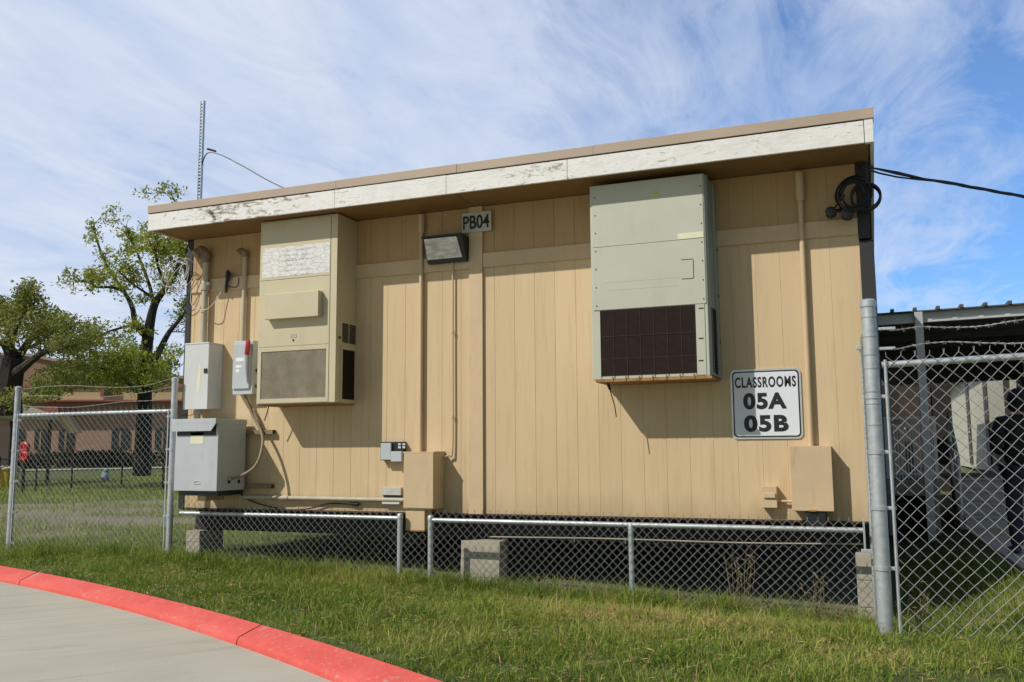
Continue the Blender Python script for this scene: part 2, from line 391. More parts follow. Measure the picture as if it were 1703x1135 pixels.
# trim board and centre batten
tz0, tz1 = 2.40, 2.545
mb = MB(); mb.box(.063, 3.579, -.022, 0, tz0, tz1, .003); mb.box(3.731, 7.246, -.022, 0, tz0, tz1, .003); mb.build('trim_board', 'tan trim paint', bld)
mb = MB(); mb.box(3.581, 3.729, -.03, 0, -.035, ZT, .003); mb.build('batten', 'tan trim paint', bld)
mb = MB(); mb.box(.063, 7.246, -.010, 0, -.046, -.0305, .003); mb.build('drip_edge', 'rusty brown', bld)
# eave
FD = .58
mb = MB(); mb.box(XL-.03, 3.648, -FD, .1, SOF, SOF+.018); mb.box(3.656, XR+.03, -FD, .1, SOF, SOF+.018); mb.box(3.6485, 3.6555, -FD, -.001, SOF+.006, SOF+.02); mb.build('soffit', 'soffit paint', bld)
joints = [XL-.045, 2.36, P(744, 330, -FD).x, P(945, 290, -FD).x, 7.335]
for a, b in zip(joints[:-1], joints[1:]):
    dz = .004 if b in (joints[2],) else 0
    mb = MB(); mb.box(a+.002, b-.002, -FD-.028, -FD, 3.012, 3.196+dz, .003); mb.build('fascia_board', 'peeling white paint', bld)
mb = MB(); mb.box(7.338, 7.405, -FD-.028, -FD+.02, 3.01, 3.205, .003); mb.box(7.377, 7.405, -FD+.02, DEPTH, 3.01, 3.205, .003); mb.build('fascia_board', 'peeling white paint', bld)
mb = MB(); mb.box(XL-.045, XL-.02, -FD+.001, DEPTH, 3.012, 3.196, .003); mb.build('fascia_board', 'tan trim paint', bld)
fj = [XL-.052, P(562, 300, -FD).x, P(762, 270, -FD).x, P(988, 240, -FD).x, 7.412]
for i, (a, b) in enumerate(zip(fj[:-1], fj[1:])):
    mb = MB(); k = .0015*(i % 2)
    mb.box(a+.001, b-.0005, -FD-.036-k, -FD+.10, 3.207, 3.292+k, .003); mb.build('roof_flashing', 'roof flashing', bld)
mb = MB(); mb.box(XL-.03, 7.375, -FD+.1, DEPTH, SOF+.03, 3.26); mb.build('roof', 'roof membrane', bld)
# black strip put in as the shadow line under the flashing and a stub of pipe through the fascia
mb = MB(); mb.box(XL-.04, 7.40, -FD-.02, -FD+.08, 3.199, 3.207); mb.build('shadow_strip', 'black trim', bld)
q = P(350, 353, -FD-.03); mb = MB(); mb.tube([q+Vector((0, .03, .0)), q+Vector((.01, -.06, -.01))], .018, 10); mb.build('drain_stub', 'dull conduit', bld, True)
# floor frame
mb = MB(); mb.box(.02, XR-.02, .24, .32, -.29, -.0325); mb.box(.02, XR-.02, .004, .24, -.056, -.034); mb.box(.02, .08, .32, DEPTH, -.29, -.0325); mb.box(XR-.08, XR-.02, .32, DEPTH, -.29, -.0325)
mb.box(.08, XR-.08, .32, DEPTH-.1, -.10, -.034)
for k in range(1, 10): mb.box(.08, XR-.08, k*1.15, k*1.15+.06, -.25, -.101)
mb.build('floor_frame', 'dark steel beam', bld)

# ------------------------------------------------------------------ block piers
def pier(x, y, w, d, label, courses, rz=0):
    z0 = gz(x, y)-.12; top = -.292
    t = thing('block_pier', (x, y, z0), label, 'block pier', 'concrete block piers under the building')
    h = (top-z0)/courses; rows = []
    for k in range(courses):
        j = random.uniform(-.006, .006); mb = MB()
        mb.box(x-w/2+j, x+w/2+j, y-d/2, y+d/2, z0+k*h+.001, z0+(k+1)*h-.002, .006)
        mb.build('concrete_block', 'block concrete', t)
    return t
pier(3.675, .12, .41, .20, 'pale concrete block pier under the middle of the tan wall', 3)
pier(7.16, .12, .14, .20, 'narrow pitted concrete pier beside the thick steel post', 3)
pier(.115, .30, .19, .40, 'concrete block pier under the building below the grey transformer', 3)
pier(1.55, 2.55, .40, .30, 'small pale block far back under the building between the fence posts', 2)
pier(4.6, 4.2, .4, .4, 'shaded block pier deep under the building behind the chain link', 3)
pier(2.6, 6.0, .4, .4, 'dark block pier farthest back under the building on the left', 3)
mb = MB(); a, b = P(815, 893, .12), P(1440, 905, .12)
mb.tube(curve([a, a.lerp(b, .35)+Vector((0, 0, .004)), a.lerp(b, .7)-Vector((0, 0, .01)), b]), .006, 6)
for x in (837, 955, 1040): q = P(x, 895, .12); mb.tube([(q.x, q.y, q.z), (q.x, q.y, -.29)], .004, 5)
tag(mb.build('slung_pipe', 'dull conduit', None, True), 'thin pale pipe slung under the floor behind the low fence', 'pipe')

# ------------------------------------------------------------------ wall air conditioner, beige, left
DL = .385
ax0, ax1, az0, az1 = fr(429, 372, 558, 671.5, DL); ax0, ax1, az0, az1 = 1.300, 2.262, 1.070, 3.022
t = thing('wall_air_conditioner', ((ax0+ax1)/2, 0, az0), 'beige wall air conditioner with cracked white label and side louvres', 'air conditioner', 'air conditioners on the tan wall')
mb = MB(); mb.box(ax0, ax1, -DL, -.001, az0, az1, .008)
cab = mb.build('cabinet', 'beige cabinet', t)
xs = P(549, 500, -DL).x     # seam of the front panel
def panel(px, name, mat, D, proud, parent, bev=.003):
    x0, x1, z0, z1 = fr(*px, D); mb = MB(); mb.box(x0, x1, -D-proud, -D+.002, z0, z1, bev); return mb.build(name, mat, parent)
zs = P(495, 463, -DL).z
mb = MB(); mb.box(ax0+.012, xs, -DL-.009, -DL+.001, zs+.003, az1-.02, .003); up_ = mb.build('upper_panel', 'beige cabinet', t)
zg = P(495, 575, -DL).z
mb = MB(); mb.box(ax0+.012, xs, -DL-.009, -DL+.001, zg, zs-.003, .003); mb.build('lower_panel', 'beige cabinet', t)
zl0, zl1 = P(495, 461, -DL).z, P(495, 409, -DL).z
mb = MB(); mb.box(ax0+.04, xs-.006, -DL-.0105, -DL-.008, P(495, 458, -DL).z, zl1, 0); mb.build('paper_label', 'cracked paper label', t)
# rain hood
x0, x1, z0, z1 = fr(437, 482, 528, 524, DL+.1)
mb = MB(); h = MB(); n0 = -DL-.009
z0b, z1b = P(480, 529, -DL-.09).z, P(480, 487, -DL-.09).z
mb.box(P(440, 505, -DL-.09).x, P(529, 505, -DL-.09).x, -DL-.09, n0, z0b, z1b, .004)
hood = mb.build('vent_hood', 'beige cabinet', t)
q = P(532, 507, -DL-.03); mb = MB(); mb.tube([(q.x-.03, -DL-.04, q.z), (q.x+.008, -DL-.04, q.z)], .012, 10); mb.build('screw', 'black enamel', hood)
# front grille in a frame
gx0, gx1, gz0, gz1 = ax0+.055, xs-.03, az0+.055, P(495, 583, -DL).z
mb = MB()
for bx in ((ax0+.012, gx0, az0+.01, zg-.004), (gx1, xs, az0+.01, zg-.004), (gx0, gx1, az0+.01, gz0), (gx0, gx1, gz1, zg-.004)):
    mb.box(bx[0], bx[1], -DL-.010, -DL+.001, bx[2], bx[3], .002)
gf = mb.build('grille_frame', 'beige cabinet', t)
mb = MB(); mb.box(gx0+.001, gx1-.001, -DL-.003, -DL+.002, gz0+.001, gz1-.001); mb.build('grille', 'perforated grille', gf)
mb = MB(); q = P(489, 559, -DL); mb.box(q.x-.04, q.x+.04, -DL-.012, -DL-.009, q.z-.02, q.z+.02, .001); 
pl = mb.build('name_plate', 'dull conduit', t)
mb = MB(); mb.tube([(q.x, -DL-.008, q.z-.045), (q.x, -DL-.016, q.z-.045)], .01, 10); mb.build('latch', 'black enamel', t)
# right side: corner strip, two louvres, big grille
X1 = ax1
mb = MB(); mb.box(xs+.006, ax1+.003, -DL-.007, -DL+.02, az0+.004, az1-.01, .003); mb.build('corner_strip', 'beige cabinet', t)
zt, zb = P(575, 536, -.2).z, P(575, 566, -.2).z
for (ya, yb) in ((-.27, -.155), (-.135, -.02)):
    mb = MB(); mb.box(X1-.001, X1+.004, ya, yb, P(570, 571, -.2).z, P(570, 539, -.2).z, .001)
    mb.build('side_louvre', 'dark louvre', t)
mb = MB()
sz0, sz1 = az0+.04, P(575, 582, -.2).z
for (ya, yb, za, zb_) in ((-.30, -.27, sz0-.03, sz1+.03), (-.03, -.004, sz0-.03, sz1+.03), (-.27, -.03, sz0-.03, sz0), (-.27, -.03, sz1, sz1+.03)):
    mb.box(X1-.001, X1+.010, ya, yb, za, zb_, .002)
sf = mb.build('side_grille_frame', 'beige cabinet', t)
mb = MB(); mb.box(X1-.001, X1+.003, -.269, -.031, sz0+.001, sz1-.001); mb.build('side_grille', 'coil fins', sf)
mb = MB(); q = Vector((X1, -.325, P(560, 562, -.33).z)); mb.tube([q, q+Vector((.012, 0, 0))], .014, 10); mb.build('side_knob', 'black enamel', t, True)
mb = MB(); mb.box(ax0+.01, ax1-.01, -DL+.02, -.01, az0-.012, az0+.001, .002); mb.build('base_pan', 'rust', t)
a = P(447, 674, -.2); mb = MB(); mb.tube(curve([a+Vector((0, 0, .03)), a, P(445, 684, -.2), P(440, 700, -.19)]), [.012]*9+[.006]*16, 8); mb.build('drain_tube', 'black cable', t, True)

# ------------------------------------------------------------------ wall air conditioner, sage grey, right
DR = .41
bx0, bx1, bz0, bz1 = 4.972, 6.042, 1.178, 2.985
t = thing('wall_air_conditioner', ((bx0+bx1)/2, 0, bz0), 'sage grey wall air conditioner with dark exposed coil and rusty tray', 'air conditioner', 'air conditioners on the tan wall')
fx1 = P(1176, 480, -DR).x
zc = P(1080, 513, -DR).z     # top of coil
mb = MB(); mb.box(bx0, bx1-.03, -DR, -.06, bz0+.02, bz1-.006, .006); cab = mb.build('cabinet', 'sage grey cabinet', t)
mb = MB(); ch = [(bx1-.055, -DR+.001), (bx1-.012, -DR+.035), (bx1-.012, -.06), (bx1-.06, -.06)]
mb.add([(x, y, zz) for zz in (bz0+.03, bz1-.012) for x, y in ch], [(0, 1, 5, 4), (1, 2, 6, 5), (2, 3, 7, 6), (3, 0, 4, 7), (3, 2, 1, 0), (4, 5, 6, 7)]); mb.build('side_panel', 'side sage metal', t)
mb = MB(); mb.box(bx1-.014, bx1+.008, -.11, -.001, bz0+.02, bz1-.008, .003)
fl = mb.build('mounting_flange', 'side sage metal', t)
mb = MB(); mb.box(bx0-.008, bx0+.012, -.11, -.001, bz0+.02, bz1-.008, .003); mb.build('mounting_flange', 'side sage metal', t)
for zz in (2.36, 1.94, 1.52): mb = MB(); mb.tube([(bx1+.004, -.055, zz), (bx1+.016, -.055, zz)], .009, 8); mb.build('bolt', 'black enamel', fl)
xp0, xp1 = bx0+.02, P(1172, 420, -DR).x
zm = P(1085, 404, -DR).z
mb = MB(); mb.box(xp0, xp1, -DR-.008, -DR+.001, zm+.002, bz1-.01, .003); mb.build('upper_panel', 'sage grey cabinet', t)
mb = MB(); mb.box(xp0, xp1, -DR-.008, -DR+.001, zc+.01, zm-.002, .003); lp = mb.build('lower_panel', 'sage grey cabinet', t)
# screws along both edges
mb = MB()
for zz in np.linspace(zc+.05, bz1-.12, 7):
    for xx in (xp0+.03, xp1-.02): mb = MB(); mb.tube([(xx, -DR-.007, zz), (xx, -DR-.0115, zz)], .006, 8); mb.build('screw', 'dark steel beam', t)
# dark outlines left by a missing handle plate: thin raised strips
def strip(px, wdt=.006):
    mb = MB(); a, b = P(*px[:2], -DR-.008), P(*px[2:], -DR-.008)
    if abs(b.x-a.x) > abs(b.z-a.z): mb.box(a.x, b.x, -DR-.0095, -DR-.0078, (a.z+b.z)/2-wdt/2, (a.z+b.z)/2+wdt/2)
    else: mb.box((a.x+b.x)/2-wdt/2, (a.x+b.x)/2+wdt/2, -DR-.0095, -DR-.0078, a.z, b.z)
    return mb
mb = MB()
for px in ((1133, 433, 1152, 430.5), (1153, 432, 1153.5, 463), (1134, 464.5, 1153, 463)):
    s_ = strip(px); mb.add(s_.v, s_.f)
mb.build('panel_slot', 'dark steel beam', lp)
mb = MB()
for px in ((1008, 471, 1130, 462), (1008, 484, 1126, 476)):
    a, b = P(*px[:2], -DR-.008), P(*px[2:], -DR-.008); s_ = MB(); s_.box(a.x, b.x, -DR-.0088, -DR-.0078, a.z-.002, a.z+.002); mb.add(s_.v, s_.f)
mb.build('panel_seam', 'dull conduit', lp)
x0, x1, z0, z1 = fr(1127, 394, 1170, 404, DR+.008); mb = MB(); mb.box(x0, x1, -DR-.0095, -DR-.0079, zm+.006, zm+.058); mb.build('blank_label', 'sticker cream', t)
# torn yellow sticker
pts = [(1076, 326), (1086, 323), (1089, 317), (1097, 316), (1097, 322), (1098, 326), (1087, 327.5)]
mb = MB(); mb.prism([(P(x, y, -DR-.008).x, P(x, y, -DR-.008).z) for x, y in pts], -DR-.0095, -DR-.0079); mb.build('torn_sticker', 'sticker yellow', t)
# coil, cage wires, right vent strip, rusty tray
cx0, cx1 = P(999, 570, -DR).x, P(1158, 570, -DR).x
mb = MB(); mb.box(cx0, cx1, -DR-.004, -DR+.001, bz0+.05, zc+.004); coil = mb.build('coil', 'coil fins', t)
mb = MB()
for k in range(8): xx = cx0+(cx1-cx0)*(k+.02)/7.05; mb.tube([(xx, -DR-.007, bz0+.03), (xx, -DR-.007, zc)], .0024, 6)
for zz in (bz0+.2, bz0+.4): mb.tube([(cx0, -DR-.0055, zz), (cx1, -DR-.0055, zz)], .002, 5)
mb.build('cage_wire', 'rusty brown', coil)
mb = MB(); mb.box(cx1+.002, bx1-.058, -DR-.006, -DR+.001, bz0+.03, zc+.006, .002); fs_ = mb.build('front_strip', 'sage grey cabinet', t)
mb = MB()
for (x_, y_) in ((1166, 513), (1166, 600), (1166, 563)):
    q = P(x_, y_, -DR-.006); mb = MB(); mb.box(q.x-.02, q.x+.02, -DR-.0085, -DR-.0055, q.z-.005, q.z+.005); mb.build('clip', 'dark steel beam', fs_)
mb = MB()
for zz in np.arange(bz0+.06, zc-.02, .021): mb.box(bx1-.0125, bx1-.008, -DR+.05, -DR+.13, zz, zz+.009)
mb.build('side_vent', 'coil fins', t)
mb = MB(); mb.box(bx1-.0115, bx1-.0075, -DR+.16, -.12, bz0+.05, zc-.01); mb.build('side_coil', 'coil fins', t)
mb = MB(); mb.box(bx0+.03, bx1-.01, -DR-.016, -.02, bz0-.006, bz0+.018, .004)
for k in range(7):
    xx = cx0+(cx1-cx0)*(k+.9)/7.1; mb.box(xx-.006, xx+.006, -DR-.022, -DR-.01, bz0-.004, bz0+.04, .002)
mb.build('drip_tray', 'rust', t)
a = P(1011, 638, -.3); mb = MB(); mb.tube(curve([a+Vector((-.02, 0, .02)), a, P(1016, 654, -.29), P(1022, 675, -.28), P(1025, 694, -.28)]), [.013]*14+[.005]*19, 8); mb.build('drain_tube', 'black cable', t, True)

# ------------------------------------------------------------------ electrical gear on the left
def box_thing(name, px, D, mat, label, cat, base_y=-.001, bev=.005, group=None):
    x0, x1, z0, z1 = fr(*px, D)
    t = thing(name, ((x0+x1)/2, 0, z0), label, cat, group)
    return t, x0, x1, z0, z1
t, x0, x1, z0, z1 = box_thing('breaker_box', (306, 571, 346, 681), .24, 'pale grey enamel', 'tall pale grey breaker box under the thick service pipe', 'electrical box')
mb = MB(); mb.box(x0+.006, x1-.006, -.215, -.001, z0+.01, z1-.012, .004); mb.build('enclosure', 'pale grey enamel', t)
mb = MB(); mb.box(x0, x1, -.24, -.213, z0, z1, .006); dr = mb.build('door', 'pale grey enamel', t)
mb = MB(); mb.box(x0-.004, x1+.004, -.245, -.001, z1-.012, z1+.004, .003); mb.build('rain_lip', 'pale grey enamel', t)
q = P(343, 616, -.25); mb = MB(); mb.box(x1-.055, x1-.012, -.252, -.239, q.z-.03, q.z+.02, .004); mb.build('latch', 'dark steel beam', dr)
q = P(331, 630, -.241); mb = MB(); mb.prism([(q.x-.03, q.z-.14), (q.x+.005, q.z-.16), (q.x+.02, q.z+.02), (q.x+.02, q.z+.15), (q.x-.01, q.z+.16), (q.x-.02, q.z+.02)], -.2415, -.2395); mb.build('torn_label', 'sticker cream', dr)
mb = MB(); mb.tube([(x0+.1, -.12, z0-.14), (x0+.1, -.12, z0+.012)], .035, 12); mb.tube([(x0+.1, -.12, z0-.045), (x0+.1, -.12, z0-.01)], .045, 12); mb.build('conduit_nipple', 'dull conduit', t, True)

t, x0, x1, z0, z1 = box_thing('disconnect_switch', (386, 567, 417, 656), .15, 'grey enamel', 'blue grey safety switch box with red handle beside the beige unit', 'electrical switch')
mb = MB(); mb.box(x0, x1+.01, -.13, -.001, z0, z1, .005); mb.build('enclosure', 'grey enamel', t)
mb = MB(); mb.box(x0+.008, x1-.02, -.152, -.128, z0+.06, z1-.03, .006); dr = mb.build('cover', 'grey enamel', t)
mb = MB()
for k, (za, zb_) in enumerate(((.36, .40), (.29, .32), (.24, .275))): mb.box(x0+.05, x0+.16-.03*k, -.1535, -.1515, z0+za, z0+zb_)
mb.build('label', 'white paper', dr)
cxh = x1-.035
mb = MB(); pts = [(cxh, -.16, z0+.13), (cxh-.008, -.172, z0+.25), (cxh-.006, -.178, z0+.40), (cxh+.004, -.175, z0+.52)]
mb.tube(curve(pts), [.012+.010*k/24 for k in range(25)], 8); lv = mb.build('lever', 'grey enamel', t, True)
mb = MB(); mb.tube(curve([(cxh+.0, -.178, z0+.43), (cxh+.012, -.186, z0+.48), (cxh+.016, -.184, z0+.54), (cxh+.006, -.17, z0+.575)]), .026, 8); mb.build('grip', 'red plastic', lv, True)
for zz in (z0+.09, z0+.26): mb = MB(); mb.tube([(x1+.008, -.06, zz), (x1+.03, -.06, zz)], .02, 10); mb.build('knockout', 'black enamel', t, True)

t, x0, x1, z0, z1 = box_thing('transformer_cabinet', (291, 697, 362, 817), .52, 'grey enamel', 'large blue grey transformer cabinet with sloped lid bolted to the wall', 'transformer')
DT = .52
mb = MB(); mb.box(x0, x1, -DT, -.07, z0, z1-.03, .006); body = mb.build('cabinet', 'grey enamel', t)
mb = MB(); mb.box(x0-.012, x1+.004, -DT-.05, -.06, z1-.055, z1, .004)
mb.prism([(x0-.012, z1-.05), (x1+.004, z1-.05), (x1-.06, z1-.13), (x0-.012, z1-.13)], -DT-.05, -DT-.038); mb.build('rain_lid', 'grey enamel', t)
mb = MB(); mb.box(x0+.02, x1-.03, -DT-.003, -DT+.001, z1-.175, z1-.06); mb.build('vent_slot', 'black enamel', t)
mb = MB(); q = P(328, 729, -DT); mb.box(q.x-.085, q.x+.085, -DT-.003, -DT-.0005, q.z-.06, q.z+.06); mb.build('blank_label', 'sticker cream', t)
mb = MB(); q = P(328, 803, -DT); mb.tube([(q.x-.04, -DT-.0025, q.z), (q.x-.02, -DT-.0025, q.z+.014), (q.x+.02, -DT-.0025, q.z+.014), (q.x+.04, -DT-.0025, q.z)], .0035, 6)
mb.tube([(q.x-.04, -DT-.0025, q.z-.016), (q.x+.04, -DT-.0025, q.z-.016)], .0025, 6); mb.build('badge', 'dull conduit', t)
for yy in (-.33, -.17): mb = MB(); mb.tube([(x1-.002, yy, z0+.09), (x1+.006, yy, z0+.09)], .02, 12); mb.build('knockout', 'dark steel beam', t)
mb = MB(); mb.box(x0+.03, x1-.02, -DT+.04, -.07, z0-.05, z0-.002, .003); mb.build('base_tray', 'black enamel', t)
zz1, zz2 = P(430, 719, -.05).z, P(430, 809, -.05).z
for zz in (zz1, zz2):
    mb = MB(); xe = P(455, 718, -.04).x
    for (ya, yb, za, zb_) in ((-.06, -.055, -.022, .022), (-.055, -.012, .018, .022), (-.055, -.012, -.022, -.018), (-.012, -.001, -.022, .022)):
        mb.box(x0+.1, xe, ya, yb, zz+za, zz+zb_)
    mb.build('mounting_strut', 'brown hose', t)
mb = MB(); q = P(345, 826, -.3); mb.box(q.x-.05, q.x+.06, -.4, -.1, z0-.11, z0-.052, .004); mb.build('bracket_block', 'tan trim paint', t)

# conduits
def conduit(name, pts, r, mat, label, cat='conduit', caps=(), seg=12, n=1, group='conduits on the tan wall'):
    pts = [Vector(p) for p in pts]; base = pts[-1]
    t = thing(name, base, label, cat, group)
    mb = MB(); mb.tube(curve(pts, 8) if n > 1 else pts, r, seg); mb.build('pipe', mat, t, True)
    for (q, q2, rr, nm) in caps:
        mb = MB(); mb.tube([q, q2], rr, seg); mb.build(nm, mat, t, True)
    return t
yw = -.06
a, b = P(343, 430, yw), P(338, 571, yw); b.x = a.x; a.z -= .02
t = conduit('service_mast', [a, (a.x, yw, b.z-.01)], .036, 'dull conduit', 'thick tan service pipe with weatherhead at the left end of the wall',
        caps=[(Vector((a.x, yw, a.z-.35)), Vector((a.x, yw, a.z-.28)), .050, 'coupling')])
mb = MB(); h = Vector((a.x, yw, a.z))
mb.tube(curve([h-Vector((0, 0, .03)), h+Vector((-.005, -.01, .05)), h+Vector((-.04, -.05, .085)), h+Vector((-.075, -.10, .045))]), [.048]*6+[.062]*6+[.075]*6+[.06]*7, 12); mb.build('weatherhead', 'brown hose', t, True)
mb = MB(); mb.box(a.x+.03, a.x+.07, -.09, -.06, a.z-.30, a.z-.26, .005); mb.build('clamp', 'pale grey enamel', t)
a, b = P(408, 425, -.04), P(409, 568, -.04)
t = conduit('service_mast', [(a.x, -.04, a.z), (a.x, -.04, b.z-.01)], .024, 'dull conduit', 'thin tan pipe with small weatherhead feeding the red handled switch',
        caps=[(Vector((a.x, -.04, a.z-.30)), Vector((a.x, -.04, a.z-.24)), .032, 'coupling')])
mb = MB(); h = Vector((a.x, -.04, a.z)); mb.tube(curve([h-Vector((0, 0, .02)), h+Vector((-.004, -.01, .03)), h+Vector((-.03, -.04, .045)), h+Vector((-.05, -.06, .02))]), .034, 10); mb.build('weatherhead', 'brown hose', t, True)
a, b = P(701, 372, -.035), P(705, 752, -.035)
conduit('wall_conduit', [(a.x, -.035, a.z), (a.x, -.035, b.z)], .021, 'tan trim paint', 'tan painted conduit dropping to the beige box left of the batten',
        caps=[(Vector((a.x, -.035, P(701, 388, -.035).z)), Vector((a.x, -.035, P(701, 358, -.035).z)), .034, 'junction_fitting')])
a, b, c, d = P(753, 437, -.03), P(753, 742, -.03), P(745, 758, -.04), P(724, 765, -.06)
conduit('wall_conduit', [(a.x, -.03, a.z), (a.x, -.03, (a.z+b.z)/2), (a.x, -.03, b.z), (c.x, -.045, c.z), (d.x, -.07, d.z)], .0095, 'tan trim paint', 'slim tan conduit from the wall lamp curving into the beige box', n=2,
        caps=[(Vector((a.x, -.03, .9)), Vector((a.x, -.03, .93)), .014, 'strap'), (Vector((a.x, -.03, 1.75)), Vector((a.x, -.03, 1.78)), .014, 'strap')])
a, b = P(1330, 312, -.04), P(1349, 742, -.04); xr = (a.x+b.x)/2
conduit('wall_conduit', [(a.x, -.04, a.z), (b.x, -.04, b.z)], .024, 'tan trim paint', 'tan painted conduit at the right feeding the large tan box',
        caps=[(Vector((a.x, -.04, P(1329, 335, -.04).z)), Vector((a.x, -.04, P(1328, 288, -.04).z)), .038, 'junction_fitting')])
a, b = P(405, 827, -.05), P(672, 832, -.05)
conduit('wall_conduit', [(a.x, -.05, a.z), (b.x, -.05, b.z)], .022, 'dull conduit', 'level grey conduit along the bottom of the wall to the beige box',
        caps=[(P(465, 828, -.05), P(480, 828, -.05), .028, 'coupling')])
# flexible conduit
pts = [P(406, 655, -.08), P(420, 690, -.06), P(435, 720, -.10), P(436, 745, -.18), P(425, 775, -.28), P(400, 792, -.32), P(378, 796, -.33)]
t = thing('flexible_conduit', pts[-1], 'bowed brown flexible conduit from the switch to the transformer side', 'conduit')
mb = MB(); cp = curve(pts, 10); mb.tube(cp, [.016+.0012*(i % 2) for i in range(len(cp))], 8); mb.build('hose', 'brown hose', t, True)
mb = MB(); mb.tube([pts[-1]+Vector((.06, 0, .003)), pts[-1]+Vector((-.02, .0, 0))], .024, 10); mb.build('connector', 'dull conduit', t, True)
pts = [P(412, 668, -.05), P(425, 690, -.045), P(437, 715, -.04)]
mb = MB(); mb.tube(curve(pts), .008, 6); tag(mb.build('hanging_cable', 'brown hose', None, True), 'short straight brown cable beside the bowed flexible conduit', 'cable')
pts = [P(400, 822, -.03), P(415, 832, -.03), P(440, 841, -.03), P(480, 848, -.03), P(515, 846, -.03), P(545, 838, -.03), P(580, 839, -.03), P(592, 841, -.03)]
mb = MB(); mb.tube(curve(pts), .007, 6); mb.tube([P(583, 838, -.03), P(596, 839, -.03)], .018, 8)
tag(mb.build('loose_cable', 'dark steel beam', None, True), 'dark loose cable sagging along the bottom edge of the wall', 'cable')

# beige boxes
tpx = (671, 752, 722, 847)
t, x0, x1, z0, z1 = box_thing('junction_box', tpx, .24, '', 'tall tan painted box with a narrow chute hanging below the wall', 'electrical box', group='tan painted boxes')
mb = MB(); mb.box(x0, x1-.004, -.24, -.001, z0, z1, .006); bb = mb.build('enclosure', 'tan trim paint', t)
mb = MB(); mb.box(x0-.004, x1, -.246, -.001, z1-.012, z1+.004, .002); mb.box(x0+.004, x1-.008, -.246, -.239, z0+.01, z1-.013, .003); mb.build('cover', 'tan trim paint', t)
c0, c1, d0, d1 = fr(674.5, 850, 706, 882, .22)
mb = MB(); mb.box(c0, c1, -.22, -.06, d0, z0-.001, .004); mb.build('chute', 'tan trim paint', t)
mb = MB(); mb.box(c0-.002, c1+.002, -.223, -.058, d0-.012, d0-.0005, .002); mb.build('rusty_edge', 'rust', t)
t, x0, x1, z0, z1 = box_thing('junction_box', (1316, 742, 1384, 851), .16, '', 'large tan painted box below the right conduit', 'electrical box', group='tan painted boxes')
mb = MB(); mb.box(x0, x1, -.15, -.001, z0, z1, .006); mb.build('enclosure', 'tan trim paint', t)
mb = MB(); mb.box(x0-.004, x1+.004, -.165, -.149, z0+.004, z1, .004); cv = mb.build('cover', 'tan trim paint', t)
mb = MB(); q = (x0+x1)/2; mb.box(q-.03, q+.03, -.172, -.164, z0+.0, z0+.014, .002); mb.build('latch', 'rust', cv)
mb = MB(); mb.box(x0+.10, x1-.06, -.15, -.03, -.09, z0-.001, .01); mb.build('hub', 'black enamel', t)
t, x0, x1, z0, z1 = box_thing('outlet_box', (1266, 809, 1292, 845), .09, '', 'small tan outlet box with hooded cover left of the large tan box', 'electrical box', group='tan painted boxes')
mb = MB(); mb.box(x0, x1, -.09, -.001, z0, z1, .005); mb.build('enclosure', 'tan trim paint', t)
mb = MB(); mb.box(x0+.02, x1-.012, -.108, -.089, z0+.085, z0+.125, .004); mb.build('flap', 'tan trim paint', t)
a = Vector((x1, -.04, z0+.055)); mb = MB(); mb.tube([a, a+Vector((.13, 0, 0))], .011, 8); mb.build('pipe_nipple', 'tan trim paint', t, True)
# open grey meter box
t, x0, x1, z0, z1 = box_thing('control_box', (630, 735, 668, 766), .10, '', 'small grey box with open dark right half beside the tan chute box', 'electrical box')
mb = MB(); mb.box(x0, x1, -.07, -.001, z0, z1, .004); mb.build('enclosure', 'black enamel', t)
xm = x0+(x1-x0)*.52
mb = MB(); mb.box(x0+.02, xm, -.10, -.071, z0+.006, z1-.014, .004); mb.build('door', 'grey enamel', t)
mb = MB(); mb.box(xm+.004, x1, -.105, -.071, z0-.012, z0+(z1-z0)*.48, .004); dp = mb.build('drawer', 'grey enamel', t)
mb = MB()
for k in range(2):
    for j in range(2): mb.box(xm+.07+.05*k, xm+.10+.05*k, -.074, -.070, z0+.12+.03*j, z0+.14+.03*j)
mb.build('terminal', 'pale grey enamel', t)
t, x0, x1, z0, z1 = box_thing('wall_vent', (633, 811, 666, 838), .035, '', 'weathered grey vent plate behind the level conduit', 'vent')
mb = MB(); mb.box(x0, x1, -.03, -.001, z0+.085, z1, .003); mb.build('plate', 'sign grey', t)
mb = MB(); mb.box(x0+.03, x1, -.016, -.001, z0, z0+.08); mb.build('opening', 'black enamel', t)
mb = MB(); mb.box(x0+.03, x1, -.06, -.017, z0-.004, z0+.035, .004); mb.build('flap', 'pale grey enamel', t)

# wall lamp
t, x0, x1, z0, z1 = box_thing('wall_lamp', (712, 397, 776, 435), .06, '', 'black wedge shaped wall lamp with ribbed glass under the number plate', 'lamp')
x0, x1 = P(713, 430, -.05).x, P(780, 430, -.01).x; zt_, zb_ = P(745, 396, -.12).z, P(745, 437, -.06).z
dT, dB = .19, .07
def wedge(xa, xb, yt, yb, za, zb, y0=-.001):
    v = [(xa, y0, za), (xb, y0, za), (xb, yb, za), (xa, yb, za), (xa, y0, zb), (xb, y0, zb), (xb, yt, zb), (xa, yt, zb)]
    return v, [(0, 1, 2, 3), (4, 7, 6, 5), (0, 4, 5, 1), (1, 5, 6, 2), (2, 6, 7, 3), (3, 7, 4, 0)]
mb = MB(); mb.add(*wedge(x0, x1, -dT, -dB, zb_, zt_)); hs = mb.build('housing', 'black enamel', t)
mb = MB(); mb.box(x0-.01, x1+.006, -dT-.02, -.001, zt_, zt_+.018, .004); mb.build('hood', 'black enamel', t)
def slope_y(z): return -dB-(dT-dB)*(z-zb_)/(zt_-zb_)
za, zz = zb_+.035, zt_-.012
mb = MB(); lx0, lx1 = x0+.012, x1-.035
